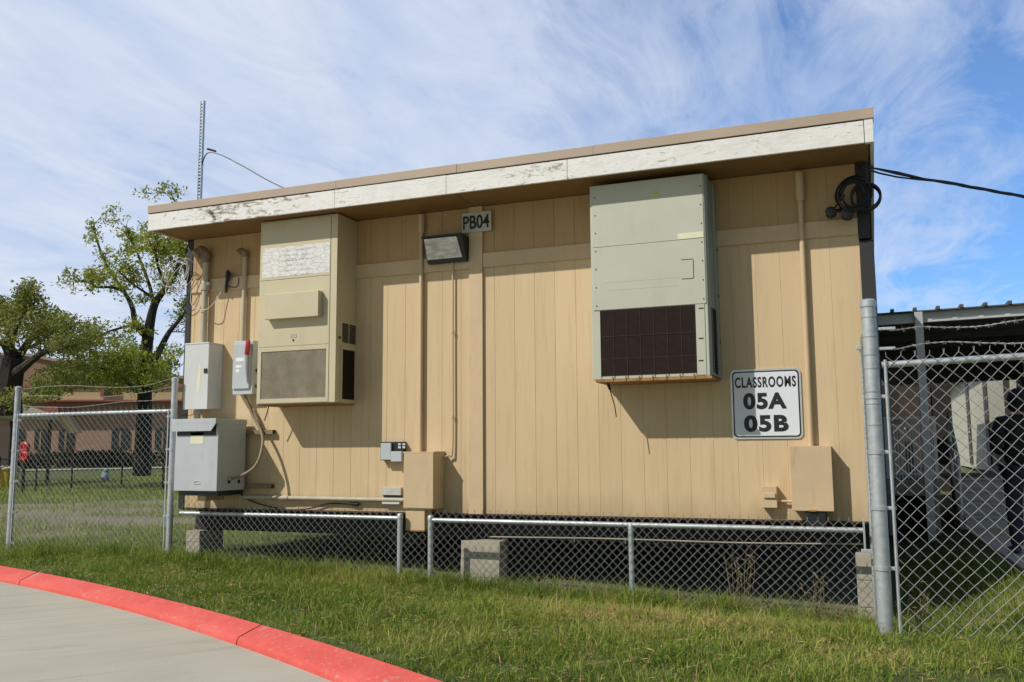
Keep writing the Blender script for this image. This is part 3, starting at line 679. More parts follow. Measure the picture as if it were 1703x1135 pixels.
mb.add([(lx0, slope_y(za)-.016, za), (lx1, slope_y(za)-.016, za), (lx1-.02, slope_y(zz)-.016, zz), (lx0+.01, slope_y(zz)-.016, zz),
        (lx0, slope_y(za)+.004, za), (lx1, slope_y(za)+.004, za), (lx1-.02, slope_y(zz)+.004, zz), (lx0+.01, slope_y(zz)+.004, zz)],
       [(0, 1, 2, 3), (7, 6, 5, 4), (0, 4, 5, 1), (1, 5, 6, 2), (2, 6, 7, 3), (3, 7, 4, 0)])
mb.build('lens', 'ribbed lamp lens', t)

# signs
yS = -.032
t, x0, x1, z0, z1 = box_thing('building_number_sign', (768, 353, 817, 386), .04, '', 'small weathered plate reading PB04 high on the centre batten', 'sign')
mb = MB(); mb.box(x0, x1, -.042, -.0305, z0, z1, .002); mb.build('plate', 'sign grey', t)
w = x1-x0; h = z1-z0
text_mb('PB04', x0+w*.045, x1-w*.06, z0+h*.16, z1-h*.15, -.0425, .002, .022, 1.0).build('lettering', 'sign black', t)
t = thing('classroom_sign', (6.42, 0, .66), 'square white sign reading CLASSROOMS 05A 05B with black border', 'sign')
x0, x1, z0, z1 = 6.123, 6.722, .660, 1.272
mb = MB(); mb.prism(rrect(x0, x1, z0, z1, .045), -.012, -.003); mb.build('plate', 'sign aluminium', t)
mb = MB(); mb.prism(rrect(x0+.016, x1-.016, z0+.016, z1-.016, .035), -.0135, -.0115); mb.build('border', 'sign black', t)
mb = MB(); mb.prism(rrect(x0+.028, x1-.028, z0+.028, z1-.028, .028), -.015, -.0132); mb.build('face', 'sign white', t)
text_mb('CLASSROOMS', x0+.038, x1-.042, z1-.163, z1-.068, -.0155, .0015, .030, 1.16).build('lettering', 'sign black', t)
text_mb('05A', x0+.105, x1-.125, z1-.353, z1-.208, -.0155, .0015, .046, 1.12).build('lettering', 'sign black', t)
text_mb('05B', x0+.105, x1-.118, z1-.55, z1-.403, -.0155, .0015, .046, 1.12).build('lettering', 'sign black', t)

# cables on the corners
def loops(c, rad, n, r, mat, name, label, ey=.03, seed=1, tilt=.5):
    rs = random.Random(seed); mb = MB()
    for k in range(n):
        pts = []; o = Vector((rs.uniform(-.04, .04), rs.uniform(-.03, .03), rs.uniform(-.06, .05))); rr = rad*rs.uniform(.75, 1.15); tl = tilt*rs.uniform(.4, 1.2)
        for i in range(25):
            w_ = 2*math.pi*i/24; pts.append(c+o+Vector((rr*math.cos(w_)*.9, ey*math.sin(w_*1+k)*2-.02, rr*math.sin(w_)*1.0+tl*rr*math.cos(w_))))
        mb.tube(pts, r, 6, cap=False)
    return mb
mb = loops(P(299, 462, -.12), .17, 4, .0048, 'pale cable', '', '', seed=3)
mb.tube(curve([P(318, 480, -.10), P(318, 505, -.1), P(328, 514, -.12), P(345, 514, -.13), P(362, 495, -.08), P(376, 468, -.05), P(378, 455, -.05)]), .0055, 6)
tag(mb.build('cable_coil', 'pale cable', None, True), 'loops of pale cable hanging at the left corner of the wall', 'cable coil')
mb = MB(); mb.tube(curve([P(376, 487, -.05), P(377, 470, -.06), P(379, 455, -.06), P(381, 452, -.05)]), [.016]*12+[.024]*13, 8)
mb.tube([P(375, 478, -.05), P(384, 455, -.06)], .012, 6); mb.tube(curve([P(380, 476, -.03), P(386, 478, -.03), P(395, 476, -.03), P(397, 462, -.03)]), .004, 5)
tag(mb.build('cable_splice', 'black cable', None, True), 'black taped cable splice hanging between the two service pipes', 'cable splice')
mb = MB(); q = P(306, 436, .0)
mb.tube(curve([P(300, 438, -.02), P(306, 440, -.03), P(310, 450, -.02), P(311, 466, -.02)]), .03, 8)
tag(mb.build('cable_bracket', 'black enamel', None, True), 'black hooked cable bracket on the left corner of the wall', 'bracket')
t = thing('insulator_rack', P(1440, 350, -.03), 'black insulator bar with two round knobs at the top right corner', 'insulator rack')
mb = MB(); a, b = P(1380, 352, -.13), P(1442, 346, -.05); mb.tube([a, b], .018, 8); mb.tube([P(1385, 350, -.12), P(1405, 325, -.06)], .008, 6); mb.build('arm', 'black enamel', t, True)
for px, rr in (((1382, 354), .048), ((1409, 356), .055)):
    mb = MB(); q = P(*px, -.14); mb.loft([[q+Vector((math.cos(w_)*rr*s_, dy, math.sin(w_)*rr*s_)) for w_ in np.linspace(0, 2*math.pi, 14, endpoint=False)] for dy, s_ in ((-.05, .6), (-.04, .95), (-.01, .8), (.0, .55), (.01, .8), (.04, .95), (.05, .6))])
    mb.build('insulator', 'black enamel', t, True)
mb = loops(P(1415, 325, -.10), .13, 4, .011, '', '', '', seed=5, tilt=.2)
for k in range(3):
    c = P(1440, 326, -.1+.02*k); mb.tube([c+Vector((.115*math.cos(w_), .015*math.sin(2*w_), .115*math.sin(w_)-.01*k)) for w_ in np.linspace(0, 2*math.pi, 25)], .011, 6, cap=False)
tag(mb.build('cable_coil', 'black cable', None, True), 'coiled black cable looped round the top right corner', 'cable coil')
a = P(1432, 277, -.06); ends = [(1703, 318), (1703, 321.5), (1703, 325)]
for k, e in enumerate(ends):
    pass
mb = MB(); b0 = P(1703, 323, 1.5); far = a+(b0-a)*4.0
for k in range(3):
    pts = []
    for i in range(41):
        s_ = i/40*4; p = a+(b0-a)*s_; p.z += -.10*s_*(1-s_/4)*.35+.0; p += Vector((0, .010*math.cos(k*2.094+i*1.1), .010*math.sin(k*2.094+i*1.1)+(-.035*math.sin(min(s_*2, 1)*math.pi) if k == 2 else 0))); pts.append(p)
    mb.tube(pts, .009, 6)
# pole the cable runs to, far right outside the picture
tag(mb.build('overhead_cable', 'black cable', None, True), 'twisted black overhead cable running from the roof corner to the right', 'overhead cable')

# mast on the left side of the roof with its guy wire
a, b = P(330.5, 168+170, 1.2), P(338.5, 168, 1.2)
t = thing('roof_mast', (a.x, 1.2, .3), 'slotted galvanised strut mast rising above the left roof edge', 'mast')
mb = MB(); xm = min((a.x+b.x)/2, -.082); w_ = .024; pass
for sx in (-1, 1): mb.box(xm+sx*w_-.0035, xm+sx*w_+.0035, 1.18, 1.22, .3, b.z)
zz = .32
while zz < b.z-.02:
    mb.box(xm-w_+.0037, xm+w_-.0037, 1.185, 1.190, zz, zz+.022); zz += .045
mb.box(xm-w_+.0037, xm+w_-.0037, 1.192, 1.197, b.z-.02, b.z)
mb.build('strut', 'galvanised steel', t)
for zz in (.7, 1.8, 2.8):
    mb = MB(); mb.box(xm+w_+.004, -.0005, 1.17, 1.23, zz-.03, zz+.03, .004); mb.build('wall_bracket', 'galvanised steel', t)
pts = [P(332, 325, 1.2), P(333, 290, 1.2), P(340, 262, 1.2), P(350, 254, 1.2), P(372, 260, 1.2), P(410, 280, 1.2), P(445, 300, 1.2), P(475, 314, 1.2), P(500, 322, 1.2)]
mb = MB(); mb.tube(curve(pts), .0075, 6); mb.tube([P(345, 248, 1.2), P(359, 252, 1.2)], .014, 6)
tag(mb.build('antenna_wire', 'black cable', None, True), 'thin black wire looping from the mast down to the roof', 'wire')

# ------------------------------------------------------------------ chain link fences
def chain(A, B, z0f, z1f, w=.0785, r=.0017, ticks=True, hole=None):
    A = Vector(A); B = Vector(B); u = (B-A); L = u.length; u.normalize(); nrm = Vector((-u.y, u.x, 0)); hw = w/2; hr = w/2
    mb = MB(); V = []; Fc = []
    zb = min(z0f(0), z0f(L)); zt = max(z1f(0), z1f(L)); nc = int(L/hw); top = z1f(0)
    def seg(p, q, dn):
        d = (q-p).normalized(); a = nrm*r; b = d.cross(nrm)*r; o = len(V)
        for c in (p, q):
            V.extend((c+a, c+b, c-a, c-b))
        for k in range(4): Fc.append((o+k, o+(k+1) % 4, o+4+(k+1) % 4, o+4+k))
    for c in range(nc):
        for row in range(0, int((zt-zb)/hr)+2):
            ca, cb = (c, c+1) if (row+c) % 2 == 0 else (c+1, c)
            sa, sb = ca*hw, cb*hw; za = zt-row*hr; zc_ = zt-(row+1)*hr
            za += z1f(sa)-zt; zc_ += z1f(sb)-zt
            if zc_ < z0f(sb)-.02: break
            wob = .0016
            jit = lambda s_, z_: nrm*(.010*math.sin(s_*3.1+z_*2.3)+.005*math.sin(s_*11+z_*5))+u*(.003*math.sin(z_*4.1+s_*1.9)+.003*math.sin(z_*17+s_*9))+Vector((0, 0, .002*math.sin(s_*5+z_*3)+.0025*math.sin(s_*19)))
            pa = A+u*sa; pa.z = za; pb = A+u*sb; pb.z = zc_
            pa = pa+jit(sa, za)+nrm*(wob if ca == c else -wob); pb = pb+jit(sb, zc_)+nrm*(wob if cb == c else -wob)
            seg(pa, pb, 0)
            if row == 0 and ticks: seg(pa-Vector((0, 0, .004)), pa+u*.004*(1 if c % 4 else -1)+Vector((0, 0, .028)), 0)
    mb.v = V; mb.f = Fc; return mb
def post(x, y, z0, z1, r, parent, name='post', cap=True):
    mb = MB(); mb.tube([(x, y, z0), (x, y, z1-.03)], r, 16)
    mb.loft([[Vector((x+math.cos(w_)*rr, y+math.sin(w_)*rr, zz)) for w_ in np.linspace(0, 2*math.pi, 16, endpoint=False)] for rr, zz in ((r*1.12, z1-.05), (r*1.12, z1-.012), (r*.8, z1-.001), (r*.2, z1+.004))])
    return mb.build(name, 'galvanised steel', parent, True)
def band(x, y, z, r, dx, parent):
    mb = MB(); mb.tube([(x, y, z-.012), (x, y, z+.012)], r*1.13, 16); mb.box(min(x+dx*r, x+dx*(r+.055)), max(x+dx*r, x+dx*(r+.055)), y-.011, y+.011, z-.011, z+.011, .003)
    return mb.build('tension_band', 'galvanised steel', parent, True)
def barbed(pts, parent, rs, mat='galvanised wire', barb=True):
    c = curve(pts, 10); mb = MB()
    for ph in (0, math.pi):
        out = []; 
        for i, p in enumerate(c): out.append(p+Vector((0, .0035*math.cos(i*1.3+ph), .0035*math.sin(i*1.3+ph))))
        mb.tube(out, .0022, 4)
    if barb:
        for i in range(3, len(c)-2, 5):
            p = c[i]
            for k in range(4): mb.tube([p, p+Vector((rs.uniform(-.02, .02), rs.uniform(-.02, .02), rs.uniform(-.02, .02))).normalized()*.02], .0015, 4)
    return mb.build('barbed_wire', mat, parent)
G_ = 'galvanised chain link fences round the building'
rs = random.Random(4)
# left six-foot fence
Y1 = -.30
xa, xb = P(12, 905, Y1).x, P(281, 915, Y1).x
xa, xb = (P(34, 643, Y1).x+xa)/2, (P(291, 628, Y1).x+xb)/2
zta, ztb = P(34, 643, Y1).z, P(291, 628, Y1).z; zr = (P(40, 687, Y1).z+P(283, 688, Y1).z)/2
t = thing('chain_link_fence', (xa, Y1, gz(xa, Y1)), 'tall chain link fence with three wavy barbed wires left of the building', 'fence', G_)
post(xa, Y1, gz(xa, Y1)-.15, zta, .034, t); post(xb, Y1, gz(xb, Y1)-.15, ztb, .034, t)
mb = MB(); mb.tube([(xa+.02, Y1-.0, zr), (xb-.02, Y1, zr)], .021, 10); mb.build('top_rail', 'galvanised steel', t, True)
chain((xa+.06, Y1-.026, 0), (xb-.05, Y1-.026, 0), lambda s: gz(xa+.06+s, Y1)-.01, lambda s: zr+.045).build('wire_mesh', 'galvanised wire', t, fix=False)
for x_, sx in ((xa, 1), (xb, -1)):
    mb = MB(); mb.box(x_+sx*.052-.006, x_+sx*.052+.006, Y1-.032, Y1-.022, gz(x_, Y1)+.02, zr+.02, .002); mb.build('tension_bar', 'galvanised steel', t)
    for k in range(5): band(x_, Y1, zr-.06-k*.36, .034, sx, t)
for k, (ya, yb) in enumerate(((652, 657), (666, 672), (679, 683))):
    pts = [P(38+(287-38)*i/6, ya+(yb-ya)*0+(-5 if i in (2,) else (3 if i in (4,) else 0))+(-18*i/6*(1 if k == 0 else .75)), Y1) for i in range(7)]
    pts = [Vector((p.x, Y1, (zr+.10+.105*(2-k))+.025*math.sin(i*1.15+k*1.3)+(.04 if i == 6 else 0))) for i, p in enumerate(pts)]
    barbed(pts, t, rs, barb=False)
xLp = xb
# low fence under the wall, left part
Y2 = -.28
xs0, xs1, xs2, xs3, xe = P(300, 853, Y2).x, P(665, 900, Y2).x, P(716, 900, Y2).x, P(1050, 920, Y2).x, P(1437, 880, Y2).x
zl = (P(310, 853.5, Y2).z+P(655, 862, Y2).z)/2; zr2 = (P(730, 866.5, Y2).z+P(1430, 881, Y2).z)/2
t = thing('chain_link_fence', (xs1, Y2, gz(xs1, Y2)), 'low chain link fence under the transformer end of the wall', 'fence', G_)
mb = MB(); mb.tube([(xs0, Y2, zl), (xs1, Y2, zl)], .021, 10); mb.build('top_rail', 'galvanised steel', t, True)
post(xs1, Y2, gz(xs1, Y2)-.15, zl+.045, .026, t)
chain((xs0-.03, Y2-.024, 0), (xs1, Y2-.024, 0), lambda s: gz(xs0+s, Y2)-.01, lambda s: zl+.075).build('wire_mesh', 'galvanised wire', t, fix=False)
zg_ = P(690, 886, Y2).z
chain((xs1+.02, Y2-.02, 0), (xs2-.02, Y2-.02, 0), lambda s: gz(xs1+s, Y2)-.01, lambda s: zg_, ticks=False).build('wire_mesh', 'galvanised wire', t, fix=False)
t = thing('chain_link_fence', (xs2, Y2, gz(xs2, Y2)), 'low chain link fence in front of the middle and right block piers', 'fence', G_)
mb = MB(); mb.tube([(xs2, Y2, zr2), (xe, Y2, zr2)], .021, 10); mb.build('top_rail', 'galvanised steel', t, True)
post(xs2, Y2, gz(xs2, Y2)-.15, zr2+.045, .026, t); post(xs3, Y2, gz(xs3, Y2)-.15, zr2+.01, .024, t)
chain((xs2, Y2-.024, 0), (xe, Y2-.024, 0), lambda s: gz(xs2+s, Y2)-.01, lambda s: zr2+.075).build('wire_mesh', 'galvanised wire', t, fix=False)
mb = MB(); mb.box(xe-.008, xe+.008, Y2-.03, Y2-.02, zr2-.16, zr2+.09, .002); mb.build('tension_bar', 'galvanised steel', t)
mb = MB(); mb.box(xe-.03, xe+.08, Y2-.035, Y2-.005, zr2-.175, zr2-.145, .004); mb.build('tension_band', 'galvanised steel', t)
# thick corner post, tall fence to the right, return panel to the wall
Y3 = -2.0
xp = (P(1449, 520, Y3).x+P(1468, 1030, Y3).x)/2; ztp = P(1447, 498, Y3).z; zb3 = gz(xp, Y3)
t = thing('chain_link_fence', (xp, Y3, zb3), 'tall chain link fence on a thick post at the right with barbed wire', 'fence', G_)
post(xp, Y3, zb3-.2, ztp, .045, t)
mb = MB()
for k in range(7): zz = ztp-.14-k*.11+random.uniform(-.02, .02); mb.tube([(xp, Y3, zz), (xp, Y3, zz+.006)], .0475, 16)
mb.build('tie_wire', 'galvanised wire', t)
za3, zb_3 = P(1475, 607, Y3).z, P(1700, 593, Y3).z
xend = 11.2; slope = (zb_3-za3)/(P(1700, 593, Y3).x-P(1475, 607, Y3).x)
yb3 = Y3-.0
def zr3(s): return za3+slope*s
xq = P(1475, 607, Y3).x
mb = MB(); mb.tube([(xq-.03, Y3, za3), (xend, Y3, zr3(xend-xq))], .021, 12); mb.build('top_rail', 'galvanised steel', t, True)
chain((xq+.0, Y3-.026, 0), (xend, Y3-.026, 0), lambda s: gz(xq+s, Y3)-.01, lambda s: zr3(s)+.05, w=.083, r=.0021).build('wire_mesh', 'galvanised wire', t, fix=False)
mb = MB(); mb.tube([(xq-.01, Y3-.03, zb3+.0), (xq-.01, Y3-.03, za3+.03)], .010, 8); mb.build('tension_bar', 'galvanised steel', t, True)
for y_ in (660, 752, 845, 945): band(xp, Y3, P(1465, y_, Y3).z, .045, 1, t)
for (pl_) in ([(1462, 547), (1490, 549), (1530, 544), (1580, 545), (1630, 543), (1680, 535), (1712, 530), (1800, 512)], [(1462, 580), (1490, 581), (1530, 573), (1580, 569), (1640, 571), (1703, 571), (1800, 562)]):
    barbed([P(x_, y_, Y3) for x_, y_ in pl_], t, rs)
for zz in (547, 580):
    q = P(1468, zz, Y3); mb = MB(); mb.box(q.x-.03, q.x+.075, Y3-.006, Y3+.006, q.z-.009, q.z+.009, .003); mb.build('wire_bracket', 'galvanised steel', t)
post(xend, Y3, gz(xend, Y3)-.2, zr3(xend-xq)+.05, .034, t)
# return panel
xw = P(1449, 860, -.2).x
t = thing('chain_link_fence', (xw, -.2, gz(xw, -.2)), 'short chain link return seen edge on between thick post and wall', 'fence', G_)
zrr = P(1434, 578, -.2).z
mb = MB(); mb.tube([(xp-.02, Y3+.04, zrr-.05), (xw+.0, -.2, zrr-.05)], .018, 10); mb.build('top_rail', 'galvanised steel', t, True)
post(xw, -.2, gz(xw, -.2)-.15, zrr+.02, .020, t)
chain((xp-.03, Y3+.05, 0), (xw, -.22, 0), lambda s: -.72, lambda s: zrr).build('wire_mesh', 'galvanised wire', t, fix=False)
mb = MB(); mb.box(xw-.045, xw+.045, -.23, -.17, zrr-.02, zrr+.012, .004); mb.build('rail_bracket', 'galvanised steel', t)

# ------------------------------------------------------------------ ground, kerb, pavement
def axis(lo, hi, f0, f1, step, grow=1.22):
    a = list(np.arange(f0, f1+1e-6, step)); s = step; x = f1
    while x < hi: s *= grow; x += s; a.append(min(x, hi))
    s = step; x = f0
    while x > lo: s *= grow; x -= s; a.insert(0, max(x, lo))
    return np.array(sorted(set(a)))
gxs = axis(-420, 420, -4, 10, .16); gys = axis(-420, 420, -6, 3, .16)
GX, GY = np.meshgrid(gxs, gys); GZ = ground(GX, GY); nx, ny = len(gxs), len(gys)
me = bpy.data.meshes.new('grass_field')
idx = np.arange(nx*ny).reshape(ny, nx)
quads = np.stack([idx[:-1, :-1], idx[:-1, 1:], idx[1:, 1:], idx[1:, :-1]], -1).reshape(-1, 4)
def mesh_np(me, co, faces):
    me.vertices.add(len(co)); me.vertices.foreach_set('co', np.ascontiguousarray(co, np.float32).ravel())
    k = faces.shape[1]; n = len(faces)
    me.loops.add(n*k); me.loops.foreach_set('vertex_index', np.ascontiguousarray(faces, np.int32).ravel())
    me.polygons.add(n); me.polygons.foreach_set('loop_start', np.arange(0, n*k, k, dtype=np.int32))
    try: me.polygons.foreach_set('loop_total', np.full(n, k, np.int32))
    except Exception: pass
    me.update(calc_edges=True); me.validate()
mesh_np(me, np.stack([GX, GY, GZ], -1).reshape(-1, 3), quads); me.materials.append(MATS['turf and soil'])
def lump(x, y, s, ph):      # cheap smooth patch field
    return (np.sin(x*s+ph)*np.sin(y*s*1.3+ph*2)+np.sin(x*s*2.1-y*s*1.7+ph*3)*.6+np.sin(x*s*.6+y*s*2.7+ph)*.5)/2.1
def bare_field(x, y):
    r_ = np.hypot(x-CAM.x, y-CAM.y); k = sst(12.6, 14.5, r_)*(1-sst(22, 27, r_))*(1-sst(-4.0, -1.8, x))
    return np.clip(k*(.62+.55*lump(x*.55, y*1.2, .9, 4.2)), 0, 1)
at = me.attributes.new('bare', 'FLOAT', 'POINT')
bv = np.maximum(bare_field(GX, GY), np.maximum(.9*np.exp(-((GX-6.8)/.8)**2-((GY+.35)/.4)**2), ((GX > 2.2) & (GX < 7.3) & (GY > -.1) & (GY < 11.5))*.8))
at.data.foreach_set('value', bv.ravel().astype(np.float32))
for p in me.polygons: p.use_smooth = True
o = bpy.data.objects.new('grass_field', me); COL.objects.link(o); tag(o, kind='structure')

def arc_pt(C, a): return Vector((C[0]+C[2]*math.cos(a), C[1]+C[2]*math.sin(a), 0))
mb = MB(); rings = []; n = 260
prof = [(-.0, -.70), (0, -.608), (.03, -.600), (.45, -.628), (.90, -.660), (.965, -.672), (.995, -.692), (1.0, -.712), (1.0, -.80)]
for i in range(n):
    a1 = R(130-150*i/(n-1)); po = arc_pt(KO, a1)
    # matching point on the inner circle straight in from the outer one
    dirn = (po-Vector((KO[0], KO[1], 0))).normalized()
    c = Vector((KI[0]-KO[0], KI[1]-KO[1], 0)); b_ = dirn.dot(c); disc = KI[2]**2-(c.length_squared-b_*b_)
    rin = b_+math.sqrt(max(disc, 0)); rin = min(rin, KO[2]-.16); pi_ = Vector((KO[0], KO[1], 0))+dirn*max(rin, KO[2]-.32)
    rings.append([Vector((po.lerp(pi_, s).x, po.lerp(pi_, s).y, z)) for s, z in prof])
m_n = len(prof); V = [p for q in rings for p in q]; Fk = []
cuts = {int(n*k/26.) for k in range(26)}
for i in range(n-1):
    for k in range(m_n-1): Fk.append((i*m_n+k, i*m_n+k+1, (i+1)*m_n+k+1, (i+1)*m_n+k))
mb.add(V, Fk); kb = mb.build('kerb', 'red kerb paint', None, True, fix=True); tag(kb, kind='structure')
mb = MB()
for px in ((436, 1040), (60, 951), (741, 1210), (-420, 930)):
    q = PZ(px[0], px[1], -.603); bi = min(range(n), key=lambda i_: (rings[i_][2]-q).length)
    rg = rings[bi]; mb.tube([p+Vector((0, 0, .0005)) for p in rg[1:8]], .0045, 6)
tag(mb.build('kerb_joint', 'rusty brown', None), kind='structure')
mb = MB(); n = 200; v = [(KI[0], KI[1], -.71)]+[(KI[0]+(KI[2]+.12)*math.cos(2*math.pi*i/n), KI[1]+(KI[2]+.12)*math.sin(2*math.pi*i/n), -.71) for i in range(n)]
mb.add(v, [(0, i+1, (i+1) % n+1) for i in range(n)]); tag(mb.build('concrete_pavement', 'broomed concrete', None), kind='structure')

# ------------------------------------------------------------------ grass
def grass(name, pts, h, wd, mat, tint, label=None, lean=.55, seed=1):
    r_ = np.random.default_rng(seed); n = len(pts)
    z = ground(pts[:, 0], pts[:, 1])-.008; base = np.c_[pts, z]
    az = r_.uniform(0, 2*np.pi, n); ln = r_.uniform(.05, lean, n)*h; d = np.c_[np.cos(az), np.sin(az), np.zeros(n)]
    fa = r_.uniform(0, 2*np.pi, n); s = np.c_[np.cos(fa), np.sin(fa), np.zeros(n)]*(wd[:, None]/2)
    upv = np.array([0, 0, 1.0])
    mid = base+d*(ln*.35)[:, None]+upv*(h*.55)[:, None]; tip = base+d*ln[:, None]+upv*(h*(1-.25*ln/h))[:, None]
    co = np.stack([base-s, base+s, mid+s*.7, mid-s*.7, tip], 1).reshape(-1, 3)
    i5 = (np.arange(n)*5)[:, None]
    tri = np.concatenate([i5+np.array([[0, 1, 2]]), i5+np.array([[0, 2, 3]]), i5+np.array([[3, 2, 4]])], 0)
    me = bpy.data.meshes.new(name); mesh_np(me, co, tri)
    at = me.attributes.new('tint', 'FLOAT', 'POINT'); at.data.foreach_set('value', np.repeat(np.clip(tint, 0, 1), 5).astype(np.float32))
    me.materials.append(MATS[mat]); o = bpy.data.objects.new(name, me); COL.objects.link(o); tag(o, label, kind='stuff'); return o
def in_view(p, m=.16):
    d = np.c_[p, ground(p[:, 0], p[:, 1])]-np.array(CAM); w = d@np.array(fwd); x = d@np.array(rt)/np.maximum(w, .01)*F; y = -(d@np.array(up))/np.maximum(w, .01)*F
    return (w > .5) & (np.abs(x) < CX*(1+m)) & (y < CY*(1+m))
N = 620000
p = np.c_[rng.uniform(-4.5, 11, N), rng.uniform(-6.6, 1.2, N)]
d = np.hypot(p[:, 0]-KO[0], p[:, 1]-KO[1])-KO[2]
dens = np.where((p[:, 1] > -.1) & (p[:, 0] < 7.4), .30*(1-sst(.0, 1.2, p[:, 1])), 1.0)
bare = np.maximum(sst(.35, .9, lump(p[:, 0], p[:, 1], 1.7, 1.3))*.75, sst(.30, .75, lump(p[:, 0], p[:, 1], 7.3, 3.1))*.8)
bare = np.maximum(bare, .7*np.exp(-((p[:, 0]-6.9)/.7)**2-((p[:, 1]+.45)/.35)**2))
bare = np.maximum(bare, .8*np.exp(-((p[:, 0]-7.5)/.30)**2-((p[:, 1]+3.3)/.2)**2))
keep = (d > .01) & in_view(p) & (rng.uniform(0, 1, N) < dens*(1-bare)) 
p = p[keep]; d = d[keep]; n = len(p)
hh = rng.gamma(2.2, .0155, n)*(1+.5*lump(p[:, 0], p[:, 1], 3.4, .4)+.4*lump(p[:, 0], p[:, 1], 8.5, 2.0)+.9*np.exp(-((p[:, 1]+.40)/.28)**2))+.02
tc_ = np.r_[np.c_[rng.uniform(-2, 7.2, 60), rng.normal(-.42, .10, 60)], np.c_[rng.uniform(-2, 9, 90), rng.uniform(-4.5, -.5, 90)]]
for qx, qy in tc_: hh += rng.uniform(.02, .085)*np.exp(-((p[:, 0]-qx)**2+(p[:, 1]-qy)**2)/rng.uniform(.05, .13)**2)
hh *= np.where(d < .12, .55, 1); hh = np.clip(hh*1.1, .012, .24)
brown = .85*np.exp(-((p[:, 0]-5.8)/.85)**2-((p[:, 1]+1.9)/.6)**2)+.5*np.exp(-((p[:, 0]-7.0)/.5)**2-((p[:, 1]+2.7)/.5)**2)+.4*np.exp(-((p[:, 0]-4.6)/.5)**2-((p[:, 1]+3.0)/.4)**2)+.25*sst(.2, .8, lump(p[:, 0], p[:, 1], 1.1, 2.2))+.2*np.exp(-((p[:, 0]-7.9)/.5)**2-((p[:, 1]+1.3)/.5)**2)
tint = rng.beta(2.2, 2.8, n)*.66+brown*rng.uniform(.2, 1, n)+np.where(rng.uniform(0, 1, n) < .09, .5, 0)-.12*lump(p[:, 0], p[:, 1], 2.3, 5)-.14*lump(p[:, 0], p[:, 1], 6.1, 1)-.035
grass('grass', p, hh, rng.uniform(.0025, .0075, n), 'grass blades', tint, 'green grass with brown patches growing between the kerb and the fences', 1.6, 3)
p2 = np.c_[rng.uniform(7.45, 9.2, 14000), rng.uniform(1.2, 4.4, 14000)]; p2 = p2[(p2[:, 0] < 8.55-.12*(p2[:, 1]-1)) & in_view(p2)]
grass('court_grass', p2, np.clip(rng.gamma(2.5, .02, len(p2)), .02, .15), rng.uniform(.004, .008, len(p2)), 'grass blades', rng.beta(2, 3, len(p2))*.6, 'shaded grass in the court between the deck and the thick post', 1.3, 8)
# field beyond the fences
N = 260000
p = np.c_[rng.uniform(-22, 7.2, N), rng.uniform(.2, 24, N)**1.0]
rr = np.hypot(p[:, 0]-CAM.x, p[:, 1]-CAM.y)
under = (p[:, 0] > 2.0) & (p[:, 1] < DEPTH)
bare = bare_field(p[:, 0], p[:, 1])*.97
keep = in_view(p) & ~under & (rng.uniform(0, 1, N) < (1-bare)*np.clip(14/rr, 0, 1))
p = p[keep]; n = len(p); rr = rr[keep]
grass('field_grass', p, np.clip(rng.gamma(4, .017, n), .02, .18), rng.uniform(.006, .012, n)*np.clip(rr/14, 1, 2), 'grass blades', rng.beta(2.4, 3, n)*.75+.08+.15*sst(.1, .6, lump(p[:, 0], p[:, 1], .8, 1)), 'patchy grass field behind the left fence and building', .8, 5)
# small broad leaved weeds and dead thatch lying in the turf
def leaflets(name, c, rad, cnt, size, tint, mat, label, seed, flat=.5):
    r_ = np.random.default_rng(seed); ii = np.repeat(np.arange(len(c)), cnt); n = len(ii); q = c[ii]+r_.normal(0, 1, (n, 2))*rad[ii][:, None]*.55
    z = ground(q[:, 0], q[:, 1])+r_.uniform(.004, .055, n); ok = np.hypot(q[:, 0]-KO[0], q[:, 1]-KO[1]) > KO[2]-.03
    q = q[ok]; z = z[ok]; ii = ii[ok]; n = len(q); pos = np.c_[q, z]; az = r_.uniform(0, 2*np.pi, n); el = r_.uniform(-.1, flat, n)
    a = np.c_[np.cos(az)*np.cos(el), np.sin(az)*np.cos(el), np.sin(el)]; b = np.c_[-np.sin(az), np.cos(az), r_.normal(0, .3, n)]
    s_ = size*r_.uniform(.5, 1.4, n)[:, None]; w_ = .40 if flat > .3 else .10
    co = np.stack([pos-a*s_, pos+b*s_*w_, pos+a*s_, pos-b*s_*w_], 1).reshape(-1, 3); f = (np.arange(n)*4)[:, None]+np.array([[0, 1, 2, 3]])
    me = bpy.data.meshes.new(name); mesh_np(me, co, f); at = me.attributes.new('tint', 'FLOAT', 'POINT')
    at.data.foreach_set('value', np.repeat(np.clip(tint+r_.normal(0, .10, n), 0, 1), 4).astype(np.float32)); me.materials.append(MATS[mat])
    o = bpy.data.objects.new(name, me); COL.objects.link(o); tag(o, label, kind='stuff')
c_ = np.c_[rng.uniform(-3.5, 9, 900), rng.uniform(-5.5, -.35, 900)]; dk = np.hypot(c_[:, 0]-KO[0], c_[:, 1]-KO[1])-KO[2]; c_ = c_[(dk > .03) & in_view(c_)]
leaflets('broadleaf_weeds', c_, rng.uniform(.04, .13, len(c_)), 26, .017, .22, 'grass blades', 'broad leaved weeds scattered through the turf', 5, .8)
c_ = np.c_[rng.uniform(-3.5, 9, 1500), rng.uniform(-5.5, -.2, 1500)]; dk = np.hypot(c_[:, 0]-KO[0], c_[:, 1]-KO[1])-KO[2]; c_ = c_[(dk > .0) & in_view(c_)]
leaflets('dead_thatch', c_, rng.uniform(.05, .20, len(c_)), 16, .026, .92, 'grass blades', 'dead straw coloured thatch lying in the turf', 6, .28)
c_ = np.c_[rng.normal(6.75, .45, 60), rng.normal(-.40, .13, 60)]
